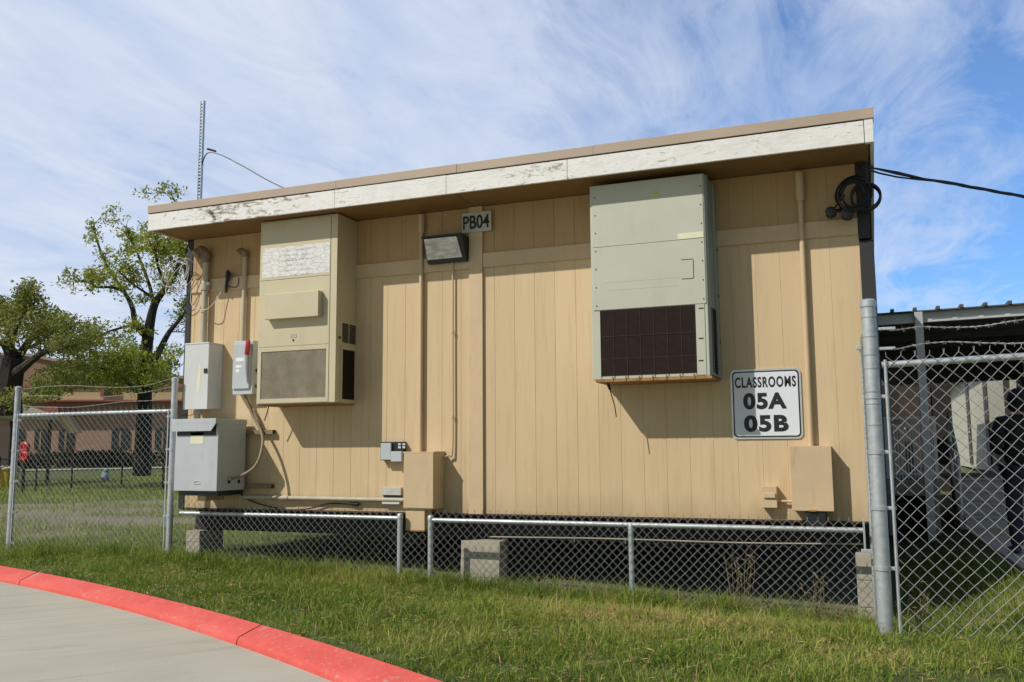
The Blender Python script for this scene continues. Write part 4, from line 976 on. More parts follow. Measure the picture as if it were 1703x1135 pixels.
leaflets('leaf_litter', c_, rng.uniform(.05, .1, 60), 14, .022, .9, 'dry stalks', 'dry brown leaf litter by the narrow concrete pier', 7, .7)
# dry weeds at the low fence
def stalks(name, c, n, h, label, spread=.08):
    r_ = random.Random(int(c[0]*100)); mb = MB(); z0 = gz(c[0], c[1])
    for k in range(n):
        b = Vector((c[0]+r_.uniform(-spread, spread), c[1]+r_.uniform(-.05, .05), z0)); hh_ = h*r_.uniform(.5, 1)
        tp = b+Vector((r_.uniform(-.09, .09), r_.uniform(-.05, .05), hh_)); mid = b.lerp(tp, .5)+Vector((r_.uniform(-.02, .02), 0, .02))
        mb.tube([b, mid, tp], [.003, .0025, .001], 4)
        for j in range(4):
            q = mid.lerp(tp, r_.random()); e = q+Vector((r_.uniform(-.05, .05), r_.uniform(-.03, .03), r_.uniform(-.05, .01))); s_ = Vector((.004, 0, .004)); mb.add([q-s_, q+s_, e], [(0, 1, 2)])
    o = mb.build(name, 'dry stalks', None, fix=False); me = o.data; at = me.attributes.new('tint', 'FLOAT', 'POINT')
    at.data.foreach_set('value', rng.uniform(0, 1, len(me.vertices)).astype(np.float32)); return tag(o, label, 'weed', 'dry weeds at the fence')
q = P(1228, 960, -.15); stalks('dry_weed', (q.x, -.12), 16, .55, 'dry brown weed stalks behind the low fence below the tan outlet box')
q = P(1360, 980, -.12); stalks('dry_weed', (q.x, -.1), 10, .45, 'dry brown weed left of the narrow concrete pier')
q = P(1395, 1020, -.4); stalks('dry_weed', (q.x, -.42), 22, .16, 'low tuft of dead weeds at the foot of the narrow pier', .2)
q = P(1490, 990, -1.6); stalks('dry_weed', (q.x+.08, -1.85), 14, .35, 'dry weed stalks at the right foot of the thick post', .07)
def tuft(c, n, h, label, sp=.12):
    r_ = np.random.default_rng(int(abs(c[0])*37+5)); pts = np.c_[r_.normal(c[0], sp, n), r_.normal(c[1], sp*.7, n)]
    o = grass('weed_clump', pts, r_.uniform(.4, 1, n)*h, r_.uniform(.008, .016, n), 'grass blades', r_.uniform(.1, .5, n), None, 1.1, 9)
    del o['kind']; tag(o, label, 'weed', 'green weed clumps'); return o
tuft((P(1075, 990, -.35).x, -.42), 170, .26, 'green weed clump at the foot of the middle low fence post')
tuft((P(60, 925, -.5).x, -.55), 200, .24, 'broad leafed green weed clump at the foot of the leftmost post', .16)
tuft((P(330, 925, -.5).x, -.5), 220, .20, 'green grass clump by the pier under the transformer', .2)
tuft((P(690, 975, -.5).x, -.5), 150, .16, 'bright green grass clump in the gap between two short posts', .12)

# ------------------------------------------------------------------ trees
def leaf_mesh(name, clumps, mat, parent, size, seed, per=26):
    r_ = np.random.default_rng(seed); C = np.array([c[0] for c in clumps]); rad = np.array([c[1] for c in clumps]); k = len(C)
    cnt = np.maximum(4, (per*(rad/np.median(rad))**1.6).astype(int)); ii = np.repeat(np.arange(k), cnt); n = len(ii)
    dirs = r_.normal(0, 1, (n, 3)); dirs /= np.linalg.norm(dirs, axis=1)[:, None]
    pos = C[ii]+dirs*(rad[ii]*r_.uniform(.15, 1, n)**.7)[:, None]*np.array([1, 1, .8])
    a = r_.normal(0, 1, (n, 3)); a /= np.linalg.norm(a, axis=1)[:, None]; b = np.cross(a, r_.normal(0, 1, (n, 3))); b /= np.linalg.norm(b, axis=1)[:, None]
    s = size*r_.uniform(.6, 1.35, n)[:, None]
    co = np.stack([pos-a*s, pos+b*s*.42, pos+a*s, pos-b*s*.42], 1).reshape(-1, 3)-np.array(parent.location)
    f = (np.arange(n)*4)[:, None]+np.array([[0, 1, 2, 3]])
    me = bpy.data.meshes.new(name); mesh_np(me, co, f); ct = r_.uniform(0, 1, k)
    at = me.attributes.new('tint', 'FLOAT', 'POINT'); at.data.foreach_set('value', np.repeat(np.clip(ct[ii]*.55+r_.uniform(0, .45, n), 0, 1), 4).astype(np.float32))
    me.materials.append(MATS[mat]); o = bpy.data.objects.new(name, me); COL.objects.link(o); o.parent = parent; return o
def grow(limbs, depth, seed, twig=7, tl=1.1, jit=.6):
    """limbs: (list of (px,py,depth offset), r0, r1, twig start fraction). Returns mesh builder for wood and leaf clumps."""
    r_ = random.Random(seed); wood = MB(); tips = []
    for pts, ra, rb, st in limbs:
        c = curve([PD(x, y, depth+dz) for x, y, dz in pts], 7); n = len(c)
        wood.tube(c, [ra+(rb-ra)*(i/(n-1))**.8 for i in range(n)], 8)
        for k in range(int(twig*(1-st))+1):
            i = int(n*(st+(1-st)*(k+r_.random())/(twig*(1-st)+1))); i = min(max(i, 1), n-1); p0 = c[i]
            dirn = ((c[i]-c[i-1]).normalized()*.9+Vector((r_.gauss(0, 1), r_.gauss(0, 1), r_.gauss(.35, .8))).normalized()*1.1).normalized()
            L = tl*r_.uniform(.5, 1.2); p1 = p0+dirn*L*.5+Vector((0, 0, .1*r_.gauss(0, 1))); p2 = p1+(dirn+Vector((r_.gauss(0, .5), r_.gauss(0, .5), r_.gauss(0, .4)))).normalized()*L*.5
            rr = max(.012, rb*.7); wood.tube([p0, p1, p2], [rr, rr*.6, .006], 5); tips += [(p1.lerp(p2, .3), .75), (p2, 1)]
            for j in range(3):
                q0 = p0.lerp(p1, r_.random()) if j == 0 else p1.lerp(p2, r_.random()); q1 = q0+Vector((r_.gauss(0, 1), r_.gauss(0, 1), r_.gauss(.2, .8))).normalized()*L*.45
                wood.tube([q0, q1], [.012, .004], 4); tips.append((q1, .85))
        tips.append((c[-1], .9))
    return wood, tips
def tree(label, limbs, depth, base, seed, mat, extra=(), crown_r=.42, leaf=.085, per=26, twig=7, tl=1.1):
    b = PD(*base, depth); t = thing('tree', b, label, 'tree', 'trees beyond the fence')
    wood, tips = grow(limbs, depth, seed, twig, tl); r_ = random.Random(seed+1)
    wood.build('trunk', 'bark', t, True, fix=False)
    cl = [(np.array(p), crown_r*s*r_.uniform(.55, 1.15)) for p, s in tips]
    for (x, y, rx, ry, cnt, sc) in extra:
        for k in range(cnt):
            a_ = r_.uniform(0, 2*math.pi); q_ = math.sqrt(r_.random()); p = PD(x+rx*q_*math.cos(a_), y+ry*q_*math.sin(a_), depth+r_.gauss(0, 1.3)); cl.append((np.array(p), crown_r*sc*r_.uniform(.6, 1.2)))
    leaf_mesh('crown', cl, mat, t, leaf, seed+2, per); return t
# taller tree next to the building
T1 = [([(236, 790, 0), (238, 740, 0), (240, 690, 0), (241, 640, 0), (243, 590, 0), (246, 560, 0)], .30, .18, .95),
      ([(246, 565, 0), (250, 535, -.1), (258, 505, -.3), (275, 480, -.6), (292, 455, -1), (300, 425, -1.3), (297, 396, -1.6)], .19, .03, .35),
      ([(256, 512, 0), (250, 480, .4), (236, 440, .8), (222, 405, 1.1), (214, 385, 1.3)], .08, .02, .3),
      ([(259, 502, 0), (243, 488, -.6), (220, 472, -1), (196, 450, -1.3)], .06, .02, .3),
      ([(243, 548, 0), (226, 540, .3), (220, 512, .5), (208, 488, .8), (190, 462, 1.1), (172, 430, 1.3), (160, 395, 1.5), (156, 372, 1.6)], .12, .02, .3),
      ([(205, 484, .8), (185, 478, .4), (165, 478, 0), (148, 470, -.3), (130, 465, -.5)], .06, .015, .25),
      ([(228, 541, 0), (205, 545, -.5), (180, 552, -.9), (150, 565, -1.3)], .06, .02, .3),
      ([(243, 625, 0), (262, 590, .5), (280, 555, .9), (296, 535, 1.2), (320, 505, 1.6)], .15, .04, .5),
      ([(240, 660, 0), (222, 645, -.5), (208, 632, -1), (190, 618, -1.5), (160, 612, -2)], .09, .02, .35),
      ([(292, 455, -1), (305, 430, -1.4), (318, 400, -1.9), (330, 370, -2.2)], .06, .02, .2),
      ([(275, 480, -.6), (262, 440, -1.1), (258, 412, -1.4), (268, 398, -1.6)], .06, .02, .25),
      ([(297, 396, -1.6), (293, 360, -1.7), (291, 332, -1.8)], .02, .008, .85)]
tree('tall sparse spring tree rising beside the left corner of the building', T1, 30, (236, 790), 21, 'spring leaves',
     extra=((215, 632, 80, 22, 120, .8), (150, 622, 40, 22, 50, .7), (165, 592, 66, 28, 125, .9), (235, 602, 56, 25, 105, .9), (215, 562, 40, 20, 14, .7), (285, 595, 22, 25, 20, .8), (262, 405, 40, 18, 42, .8), (285, 430, 26, 40, 40, .8), (200, 405, 22, 24, 12, .6), (165, 460, 28, 24, 14, .6), (292, 330, 9, 6, 3, .35)), crown_r=.33, leaf=.058, per=24, twig=10, tl=.72)
T2 = [([(12, 690, 0), (13, 650, 0), (18, 615, 0), (22, 595, 0)], .42, .34, .95),
      ([(20, 600, 0), (34, 588, .3), (50, 565, .8), (66, 545, 1.3), (75, 533, 1.6), (95, 520, 2)], .17, .03, .45),
      ([(18, 600, 0), (19, 575, 0), (12, 550, .3), (6, 535, .6), (5, 520, .9), (8, 510, 1)], .12, .02, .3),
      ([(20, 625, 0), (38, 612, -.5), (55, 598, -1), (75, 585, -1.5), (100, 580, -2), (125, 575, -2.4)], .17, .03, .4),
      ([(18, 595, 0), (22, 560, -.6), (35, 530, -1), (48, 515, -1.3), (58, 502, -1.5)], .10, .02, .3),
      ([(40, 580, .3), (55, 575, 0), (75, 562, -.4), (95, 552, -.8)], .07, .02, .3),
      ([(48, 515, -1.3), (44, 502, -1.4), (40, 492, -1.4)], .03, .01, .2),
      ([(12, 610, 0), (-10, 590, .5), (-35, 560, 1), (-60, 530, 1.2)], .16, .04, .4),
      ([(5, 510, .9), (-15, 515, 1), (-40, 510, 1)], .06, .02, .3)]
tree('spreading dark limbed tree with olive spring foliage at the far left', T2, 27, (12, 700), 33, 'dull leaves',
     extra=((95, 635, 42, 24, 70, .8), (50, 535, 66, 24, 95, .85), (120, 560, 42, 32, 85, .85), (20, 530, 40, 36, 40, .8), (25, 665, 45, 16, 50, .8), (80, 650, 34, 14, 30, .7), (125, 610, 38, 24, 26, .8), (-40, 540, 40, 50, 40, 1), (60, 492, 12, 8, 3, .4)), crown_r=.36, leaf=.056, per=24, twig=9, tl=.6)

# ------------------------------------------------------------------ school behind
A0, B0 = PD(-160, 700, 50), PD(460, 700, 52)
u = Vector((B0.x-A0.x, B0.y-A0.y, 0)); Ls = u.length; u.normalize(); nb = Vector((u.y, -u.x, 0))
if nb.dot(CAM-A0) < 0: nb = -nb
def SP(px, py, off=0.0):
    v = ray(px, py); o_ = A0+nb*off; k = (o_-CAM).dot(nb)/v.dot(nb); q = CAM+v*k; return (q-A0).dot(u), q.z
def sbox(mb, s0, s1, o0, o1, z0, z1):
    v = [A0+u*s+nb*o_ for s in (s0, s1) for o_ in (o0, o1)]
    vv = [Vector((p.x, p.y, z)) for z in (z0, z1) for p in v]
    mb.add(vv, [(0, 1, 3, 2), (4, 6, 7, 5), (0, 4, 5, 1), (1, 5, 7, 3), (3, 7, 6, 2), (2, 6, 4, 0)]); return mb
def sprism(mb, poly, o0, o1):
    n = len(poly); vv = [A0+u*s+nb*o_+Vector((0, 0, z-A0.z)) for o_ in (o0, o1) for s, z in poly]
    mb.add(vv, [tuple(range(n)), tuple(range(2*n-1, n-1, -1))]+[(i, i+n, (i+1) % n+n, (i+1) % n) for i in range(n)]); return mb
t = thing('school_building', (A0.x, A0.y, -.2), 'long brick school with tan band and red stripes behind the trees', 'building')
zb1 = SP(215, 646, .6)[1]; zb0 = SP(215, 668, .6)[1]
sbox(MB(), -8, Ls+10, -14, 0, -.5, zb0).build('wall', 'pink brick', t)
rl = [SP(-220, 596, .3), SP(40, 592, .3), SP(150, 612, .3), SP(300, 630, .3), SP(560, 640, .3)]
sprism(MB(), [(rl[0][0], zb1+.14)]+rl+[(rl[-1][0], zb1+.14)], -13, .3).build('upper_wall', 'dark brick', t)
sprism(MB(), [(s, z+.002) for s, z in rl]+[(s, z+.16) for s, z in rl[::-1]], -13, .45).build('roof', 'roof flashing', t)
sbox(MB(), -8, Ls+10, -13, .6, zb0+.102, zb1).build('fascia_band', 'cream band', t)
sbox(MB(), -8, Ls+10, -12, .7, zb0, zb0+.10).build('trim_stripe', 'red stripe', t)
sbox(MB(), -8, Ls+10, -12, .7, zb1+.001, zb1+.138).build('trim_stripe', 'red stripe', t)
s_, z_ = SP(182, 651, .6)
mb = MB(); sbox(mb, s_-.45, s_+.45, .55, .74, zb1-.46, zb1-.02); wf = mb.build('gable_window', 'red stripe', t)
mb = MB(); sbox(mb, s_-.25, s_+.25, .72, .76, zb1-.38, zb1-.08); mb.build('pane', 'dark glass', wf)
zs1 = SP(150, 750)[1]; sbox(MB(), SP(125, 760)[0], Ls+10, 0, .25, -.3, zs1).build('plinth', 'stone band', t)
for px in ((186, 215), (98, 122), (58, 78), (20, 40), (258, 284)):
    s0, s1 = SP(px[0], 730)[0], SP(px[1], 730)[0]; zt_, zb_ = SP(px[0], 718)[1], SP(px[0], 748)[1]
    mid = (s0+s1)/2; rad = (s1-s0)/2
    wn = sprism(MB(), [(s0, zb_), (s1, zb_)]+[(mid+rad*math.cos(a_), zt_+.45*rad*math.sin(a_)) for a_ in np.linspace(0, math.pi, 9)], -.05, .06).build('window', 'dark glass', t)
    mb = MB(); sbox(mb, mid-.05, mid+.05, .05, .09, zb_, zt_); mb.build('mullion', 'dark brick', wn)
sprism(MB(), [SP(96, 688, 3), SP(112, 692, 3), SP(132, 720, 3), SP(118, 721, 3)], 2.6, 3.2).build('porch_brace', 'cream band', t)
sprism(MB(), [SP(20, 676, 4), SP(96, 676, 4), SP(96, 690, 4), SP(20, 690, 4)], 1, 4).build('porch_roof', 'red stripe', t)
# hedge at its foot
mb = MB(); hs0, hs1 = SP(20, 775)[0], SP(300, 775)[0]
t = thing('hedge', (A0.x, A0.y, 0), 'dark clipped hedge along the foot of the brick school', 'hedge')
cl = []
for k in range(260):
    s = hs0+(hs1-hs0)*random.random(); pp = A0+u*s+nb*random.uniform(.6, 1.5); g0 = gz(pp.x, pp.y); cl.append((np.array((pp.x, pp.y, g0+random.uniform(.1, .75))), random.uniform(.25, .42)))
leaf_mesh('foliage', cl, 'hedge leaves', t, .11, 71, 22)
# far path strip
mb = MB(); row = []
for k in range(41):
    s = -10+(Ls+30)*k/40
    for o_ in (5.0, 6.6):
        q = A0+u*s+nb*o_; row.append(Vector((q.x, q.y, gz(q.x, q.y)+.05)))
mb.add(row, [(2*i, 2*i+2, 2*i+3, 2*i+1) for i in range(40)]); tag(mb.build('far_path', 'broomed concrete', None), kind='structure')
# low black fence across the field
t = thing('low_black_fence', PZ(120, 800, -.1), 'low black wire fence crossing the field in front of the school', 'fence')
posts_px = [(-60, 792), (-2, 794), (60, 796), (119, 799), (202, 802), (271, 803), (340, 806)]
pp = []
for x_, y_ in posts_px:
    q = PD(x_, y_, 26.5); g0 = gz(q.x, q.y); pp.append(Vector((q.x, q.y, g0)))
for k, q in enumerate(pp):
    mb = MB(); mb.tube([q-Vector((0, 0, .2)), q+Vector((0, 0, 1.02))], .035 if k in (5,) else .028, 8); mb.build('post', 'black enamel', t, True)
mb = MB()
for a, b in zip(pp[:-1], pp[1:]): mb.tube([a+Vector((0, 0, .95)), b+Vector((0, 0, .95))], .02, 6)
mb.build('top_rail', 'black enamel', t)
mb = MB()
for a, b in zip(pp[:-1], pp[1:]):
    c_ = chain(a, b, lambda s: min(a.z, b.z)+.03, lambda s: min(a.z, b.z)+.93, w=.15, r=.0035, ticks=False); mb.add(c_.v, c_.f)
mb.build('wire_mesh', 'black enamel', t, fix=False)
# shade canopy, yellow bin, red toy, pedestal
q = PD(-22, 780, 30); g0 = gz(q.x, q.y)
t = thing('shade_canopy', (q.x, q.y, g0), 'tan hip roofed shade canopy on posts at the left edge', 'shade canopy')
ce = PD(-22, 690, 30).z; ct = PD(-22, 668, 30).z; rx = abs(PD(26, 690, 30).x-q.x)*1.08; ry = 1.8
ring = [Vector((q.x+sx*rx, q.y+sy*ry, ce)) for sx, sy in ((-1, -1), (1, -1), (1, 1), (-1, 1))]; apex = [Vector((q.x+sx*.25, q.y+sy*.25, ct+.15)) for sx, sy in ((-1, -1), (1, -1), (1, 1), (-1, 1))]
mb = MB(); low = [p-Vector((0, 0, .14)) for p in ring]; mb.loft([low, ring, apex]); mb.build('roof', 'canvas tan', t)
for p in ring:
    c_ = Vector((q.x, q.y, p.z)); p2 = p.lerp(c_, .12); mb = MB(); mb.tube([(p2.x, p2.y, g0-.1), (p2.x, p2.y, ce-.1)], .06, 8); mb.build('post', 'door brown', t, True)
mb = MB(); c_ = PD(-10, 780, 33); mb.box(c_.x-1.6, c_.x+1.0, c_.y, c_.y+.1, g0, ce-.3); tag(mb.build('wooden_screen', 'door brown', None), 'dark brown screen panel in the shade under the tan canopy', 'screen')
q2 = PD(16, 772, 29); g2 = gz(q2.x, q2.y)
t = thing('yellow_bin', (q2.x, q2.y, g2), 'yellow plastic bin under the tan shade canopy', 'bin')
def ringc(c, r_, z, n=14, sq=1): return [Vector((c.x+r_*math.cos(2*math.pi*i/n), c.y+r_*math.sin(2*math.pi*i/n), z)) for i in range(n)]
mb = MB(); mb.loft([ringc(q2, .26, g2), ringc(q2, .30, g2+.55), ringc(q2, .30, g2+.58)]); mb.build('body', 'yellow plastic', t, True)
mb = MB(); mb.loft([ringc(q2, .33, g2+.581), ringc(q2, .33, g2+.63), ringc(q2, .20, g2+.70)]); mb.build('lid', 'canvas tan', t, True)
q3 = PD(40, 768, 25.5); g3 = gz(q3.x, q3.y)
t = thing('play_toy', (q3.x, q3.y, g3), 'small red playground toy behind the leftmost fence post', 'playground toy')
zc_ = PD(40, 751, 25.5).z
mb = MB()
for k in range(2):
    cc = Vector((q3.x, q3.y, zc_+(.12 if k == 0 else -.13))); mb.tube([cc+Vector((.13*math.cos(w_), 0, .13*math.sin(w_)*.8)) for w_ in np.linspace(0, 2*math.pi, 17)], .06, 8, cap=False)
mb.tube([(q3.x, q3.y, zc_-.3), (q3.x, q3.y, zc_+.28)], .05, 8); mb.build('ring_panel', 'red plastic', t, True)
mb = MB(); mb.tube([(q3.x, q3.y, g3-.05), (q3.x, q3.y, zc_-.28)], .05, 8); mb.build('stand', 'dark steel beam', t, True)
q4 = PD(176, 781, 33); g4 = gz(q4.x, q4.y)
t = thing('utility_pedestal', (q4.x, q4.y, g4), 'small blue grey utility pedestal with green top in front of the school', 'utility pedestal')
mb = MB(); mb.loft([ringc(q4, .15, g4-.1), ringc(q4, .15, g4+.20), ringc(q4, .11, g4+.28), ringc(q4, .09, g4+.33)]); mb.build('body', 'pedestal grey', t, True)
mb = MB(); mb.loft([ringc(q4, .11, g4+.331), ringc(q4, .10, g4+.39), ringc(q4, .05, g4+.43)]); mb.build('cap', 'green cap', t, True)

# ------------------------------------------------------------------ right side: walkway, steps, deck, canopy
ZW = -.56
ys = PZ(1640, 878, ZW).y; xl = PZ(1604, 878, ZW).x; xr_ = xl+1.55
le = PZ(1688, 936, ZW)
mb = MB(); dx = (le.x-xl)/(le.y-ys); yA = -1.75
ye = ys; xe0 = xl
def edge(y): return xl+dx*(y-ys)
v = []
for zz in (ZW, ZW-.14): v += [(edge(yA), yA, zz), (edge(yA)+2.0, yA, zz), (xl+2.2, ys, zz), (xl, ys, zz)]
mb.add(v, [(0, 1, 2, 3), (7, 6, 5, 4), (0, 4, 5, 1), (1, 5, 6, 2), (2, 6, 7, 3), (3, 7, 4, 0)]); tag(mb.build('walkway', 'walk concrete', None), kind='structure')
ZD = ZW+.17*4
t = thing('timber_steps', (xl, ys, ZW), 'grey steps rising to the deck beside the dark clothed person', 'steps')
for k in range(4):
    mb = MB(); mb.box(xl+.03, xr_, ys+.3*k, ys+.3*k+.302, ZW-.03, ZW+.17*(k+1)-.04); mb.build('riser', 'step concrete', t)
    mb = MB(); mb.box(xl+.02, xr_+.01, ys+.3*k-.03, ys+.3*(k+1)-.031, ZW+.17*(k+1)-.04, ZW+.17*(k+1), .004); mb.build('tread', 'step concrete', t)
mb = MB(); v = []
for xx in (xl-.05, xl+.01):
    v += [(xx, ys-.06, ZW-.05), (xx, ys+1.2, ZW-.05), (xx, ys+1.2, ZD+.02), (xx, ys+.9, ZD+.02), (xx, ys-.06, ZW+.15)]
mb.add(v, [(4, 3, 2, 1, 0), (5, 6, 7, 8, 9)]+[(i, (i+1) % 5, (i+1) % 5+5, i+5) for i in range(5)]); mb.build('stringer', 'weathered timber', t)
# handrail on the left of the steps
mb = MB(); mb.tube([(xl-.02, ys, ZW), (xl-.02, ys, ZW+1.0)], .03, 8); mb.tube([(xl-.02, ys+1.2, ZD), (xl-.02, ys+1.2, ZD+1.0)], .03, 8)
mb.tube([(xl-.02, ys, ZW+1.0), (xl-.02, ys+1.2, ZD+1.0)], .025, 8); mb.tube([(xl-.02, ys, ZW+.55), (xl-.02, ys+1.2, ZD+.55)], .02, 8); mb.build('handrail', 'canopy steel', t, True)
xd0 = 7.42; xd1 = xl-.28
t = thing('timber_deck', ((xd0+xd1)/2, ys, ZW), 'grey raised deck platform behind the right fence', 'deck')
mb = MB(); mb.box(xd0, xd1, ys+.05, ys+3.0, ZD-.05, ZD-.012, .004); mb.box(xl-.05, xr_+3, ys+1.21, ys+4.5, ZD-.05, ZD-.012, .004); mb.build('boards', 'weathered timber', t)
mb = MB(); mb.box(xd0, xd1, ys, ys+.048, ZD-.24, ZD-.01, .004); mb.build('edge_beam', 'weathered timber', t)
for xx in (xd0+.06, xd1-.06):
    mb = MB(); mb.box(xx-.05, xx+.05, ys+.06, ys+.16, ZW-.15, ZD-.051); mb.build('deck_post', 'weathered timber', t)
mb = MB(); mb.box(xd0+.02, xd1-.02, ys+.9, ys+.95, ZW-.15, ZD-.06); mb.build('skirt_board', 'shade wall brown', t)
t = thing('deck_railing', ((xd0+xd1)/2, ys, ZD), 'grey metal baluster railing along the raised deck', 'railing')
zrl = PD(1550, 694, (Vector((xd1, ys, 0))-CAM).dot(fwd)).z; z2_ = zrl-.11
mb = MB(); mb.box(xd0, xd1, ys+.06, ys+.10, zrl-.02, zrl+.02, .004); mb.build('top_rail', 'rail paint', t)
mb = MB(); mb.box(xd0, xd1, ys+.065, ys+.095, z2_-.015, z2_+.015, .004); mb.box(xd0, xd1, ys+.065, ys+.095, ZD+.06, ZD+.09, .004); mb.build('mid_rail', 'rail paint', t)
for k in range(17):
    xx = xd0+.02+(xd1-xd0-.04)*k/16; mb = MB(); w_ = .024 if k in (0, 16) else .010
    mb.box(xx-w_, xx+w_, ys+.07, ys+.07+2*w_ if w_ > .02 else ys+.09, ZD-.0, zrl if w_ > .02 else z2_, .002); mb.build('post' if w_ > .02 else 'baluster', 'rail paint', t)
# canopy
yc = ys-.35; dpt = (Vector((9.3, yc, 0))-CAM).dot(fwd)
t = thing('walkway_canopy', (9, yc, ZW), 'grey metal walkway canopy with ribbed roof behind the right fence', 'canopy')
pa, pb = P(1462, 525, yc), P(1703, 508, yc); sl = (pb.z-pa.z)/(pb.x-pa.x); X0, X1 = pa.x-.15, pb.x+4.5; hb = P(1600, 523, yc).z-P(1600, 548, yc).z
def zc2(x): return pa.z+sl*(x-pa.x)
YB = yc+8.2
def slab(mb, x0, x1, y0, y1, d0, d1):
    v = [(x, y, zc2(x)+d) for d in (d0, d1) for x, y in ((x0, y0), (x1, y0), (x1, y1), (x0, y1))]
    mb.add(v, [(3, 2, 1, 0), (4, 5, 6, 7), (0, 1, 5, 4), (1, 2, 6, 5), (2, 3, 7, 6), (3, 0, 4, 7)]); return mb
hgt = P(1600, 515, yc).z-P(1600, 532, yc).z
bm_ = slab(MB(), X0, X1, yc, yc+.06, -hgt, 0).build('front_beam', 'canopy steel', t)
mb = slab(MB(), X0, X1, yc-.03, yc+.0, -hgt, -hgt+.02); 
for k in range(26):
    xx = X0+.12+k*.335; slab(mb, xx, xx+.07, yc-.012, yc-.001, -hgt+.02, -hgt+.06)
mb.build('beam_flange', 'canopy steel', t)
mb = slab(MB(), X0-.05, X1, yc-.10, YB, .002, .02)
for k in range(30):
    xx = X0+k*.305; slab(mb, xx, xx+.05, yc-.115, YB, .0205, .065)
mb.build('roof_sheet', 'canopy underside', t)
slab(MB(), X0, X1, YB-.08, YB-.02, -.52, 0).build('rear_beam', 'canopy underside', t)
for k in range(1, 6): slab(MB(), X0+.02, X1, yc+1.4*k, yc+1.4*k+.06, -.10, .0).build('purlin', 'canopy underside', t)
xpst = P(1538, 700, yc-.04).x
for (xx, yy) in ((xpst, yc-.06), (xpst-1.2, YB-.12), (xpst+4.2, yc-.06), (xpst+4.2, YB-.12)):
    mb = MB(); mb.box(xx-.055, xx+.055, yy-.05, yy+.055, gz(xx, yy)-.1, zc2(xx)-(.0 if yy > yc+1 else .0)-.002, .006); mb.build('post', 'canopy steel', t)
# second classroom building: sunlit cream boards with brown doors
XB = 10.35; y0b, y1b = 9.0, 36.5; zeb = P(1640, 605, 20.0).z if False else 3.0
t = thing('second_portable', (XB, y0b, ZW), 'cream boarded portable classroom with dark doors under the canopy', 'building')
mb = MB(); prof = []; yy = y0b
while yy < y1b-.3: prof += [(yy, 0), (yy+.285, 0), (yy+.29, .02), (yy+.31, .02), (yy+.315, 0)]; yy += .32
n = len(prof); v = [(XB+o_, y_, -.1) for y_, o_ in prof]+[(XB+o_, y_, zeb) for y_, o_ in prof]
mb.add(v, [(i, i+1, n+i+1, n+i) for i in range(n-1)]); mb.box(XB+.03, XB+7, y0b, prof[-1][0], -.1, zeb); mb.build('wall', 'board cream', t, fix=False)
mb = MB(); mb.box(XB-.35, XB+7.3, y0b-.3, y1b+.3, zeb, zeb+.25, .01); mb.build('roof', 'door brown', t)
for yd in (14.4, 16.6, 21.1, 26.4): 
    mb = MB(); mb.box(XB-.04, XB+.03, yd-.42, yd+.42, .05, zeb-.02, .004); dd = mb.build('door', 'door brown', t)
    mb = MB(); mb.tube([(XB-.04, yd-.3, 1.1), (XB-.08, yd-.3, 1.1)], .03, 8); mb.build('handle', 'canopy steel', dd)
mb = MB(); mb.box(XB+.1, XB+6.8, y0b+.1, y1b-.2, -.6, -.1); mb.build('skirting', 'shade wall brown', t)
# dark classroom at the back of the court
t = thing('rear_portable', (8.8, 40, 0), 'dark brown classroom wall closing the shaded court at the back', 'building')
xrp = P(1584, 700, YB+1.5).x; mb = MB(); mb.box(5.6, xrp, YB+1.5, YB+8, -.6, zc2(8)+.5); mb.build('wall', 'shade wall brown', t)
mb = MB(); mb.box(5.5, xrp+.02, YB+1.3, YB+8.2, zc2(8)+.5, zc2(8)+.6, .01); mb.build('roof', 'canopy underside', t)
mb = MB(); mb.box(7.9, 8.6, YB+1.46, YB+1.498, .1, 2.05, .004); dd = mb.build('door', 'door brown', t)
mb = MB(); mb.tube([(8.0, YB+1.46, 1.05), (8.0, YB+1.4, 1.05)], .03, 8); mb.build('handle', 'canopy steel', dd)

# ------------------------------------------------------------------ person
def skin_mesh(name, verts, edges, radii, parent, mat, root=0, sub=2):
    me = bpy.data.meshes.new(name); me.from_pydata([tuple(v) for v in verts], edges, []); o = bpy.data.objects.new(name, me); COL.objects.link(o)
    md = o.modifiers.new('s', 'SKIN'); md.use_smooth_shade = True; md.branch_smoothing = .4
    for i, sv in enumerate(me.skin_vertices[0].data):
        r_ = radii[i]; sv.radius = r_ if isinstance(r_, tuple) else (r_, r_); sv.use_root = (i == root)
    sd = o.modifiers.new('u', 'SUBSURF'); sd.levels = sub; sd.render_levels = sub
    dg = bpy.context.evaluated_depsgraph_get(); me2 = bpy.data.meshes.new_from_object(o.evaluated_get(dg)); me2.name = name
    bpy.data.objects.remove(o); me2.materials.clear(); me2.materials.append(MATS[mat])
    for p in me2.polygons: p.use_smooth = True
    o = bpy.data.objects.new(name, me2); COL.objects.link(o); o.parent = parent; return o
ft = PZ(1705, 921, ZW)
per = thing('person', (ft.x+.04, ft.y, ZW), 'person in black hooded top and dark jeans at the right edge', 'person')
per.rotation_euler = (0, 0, R(14))
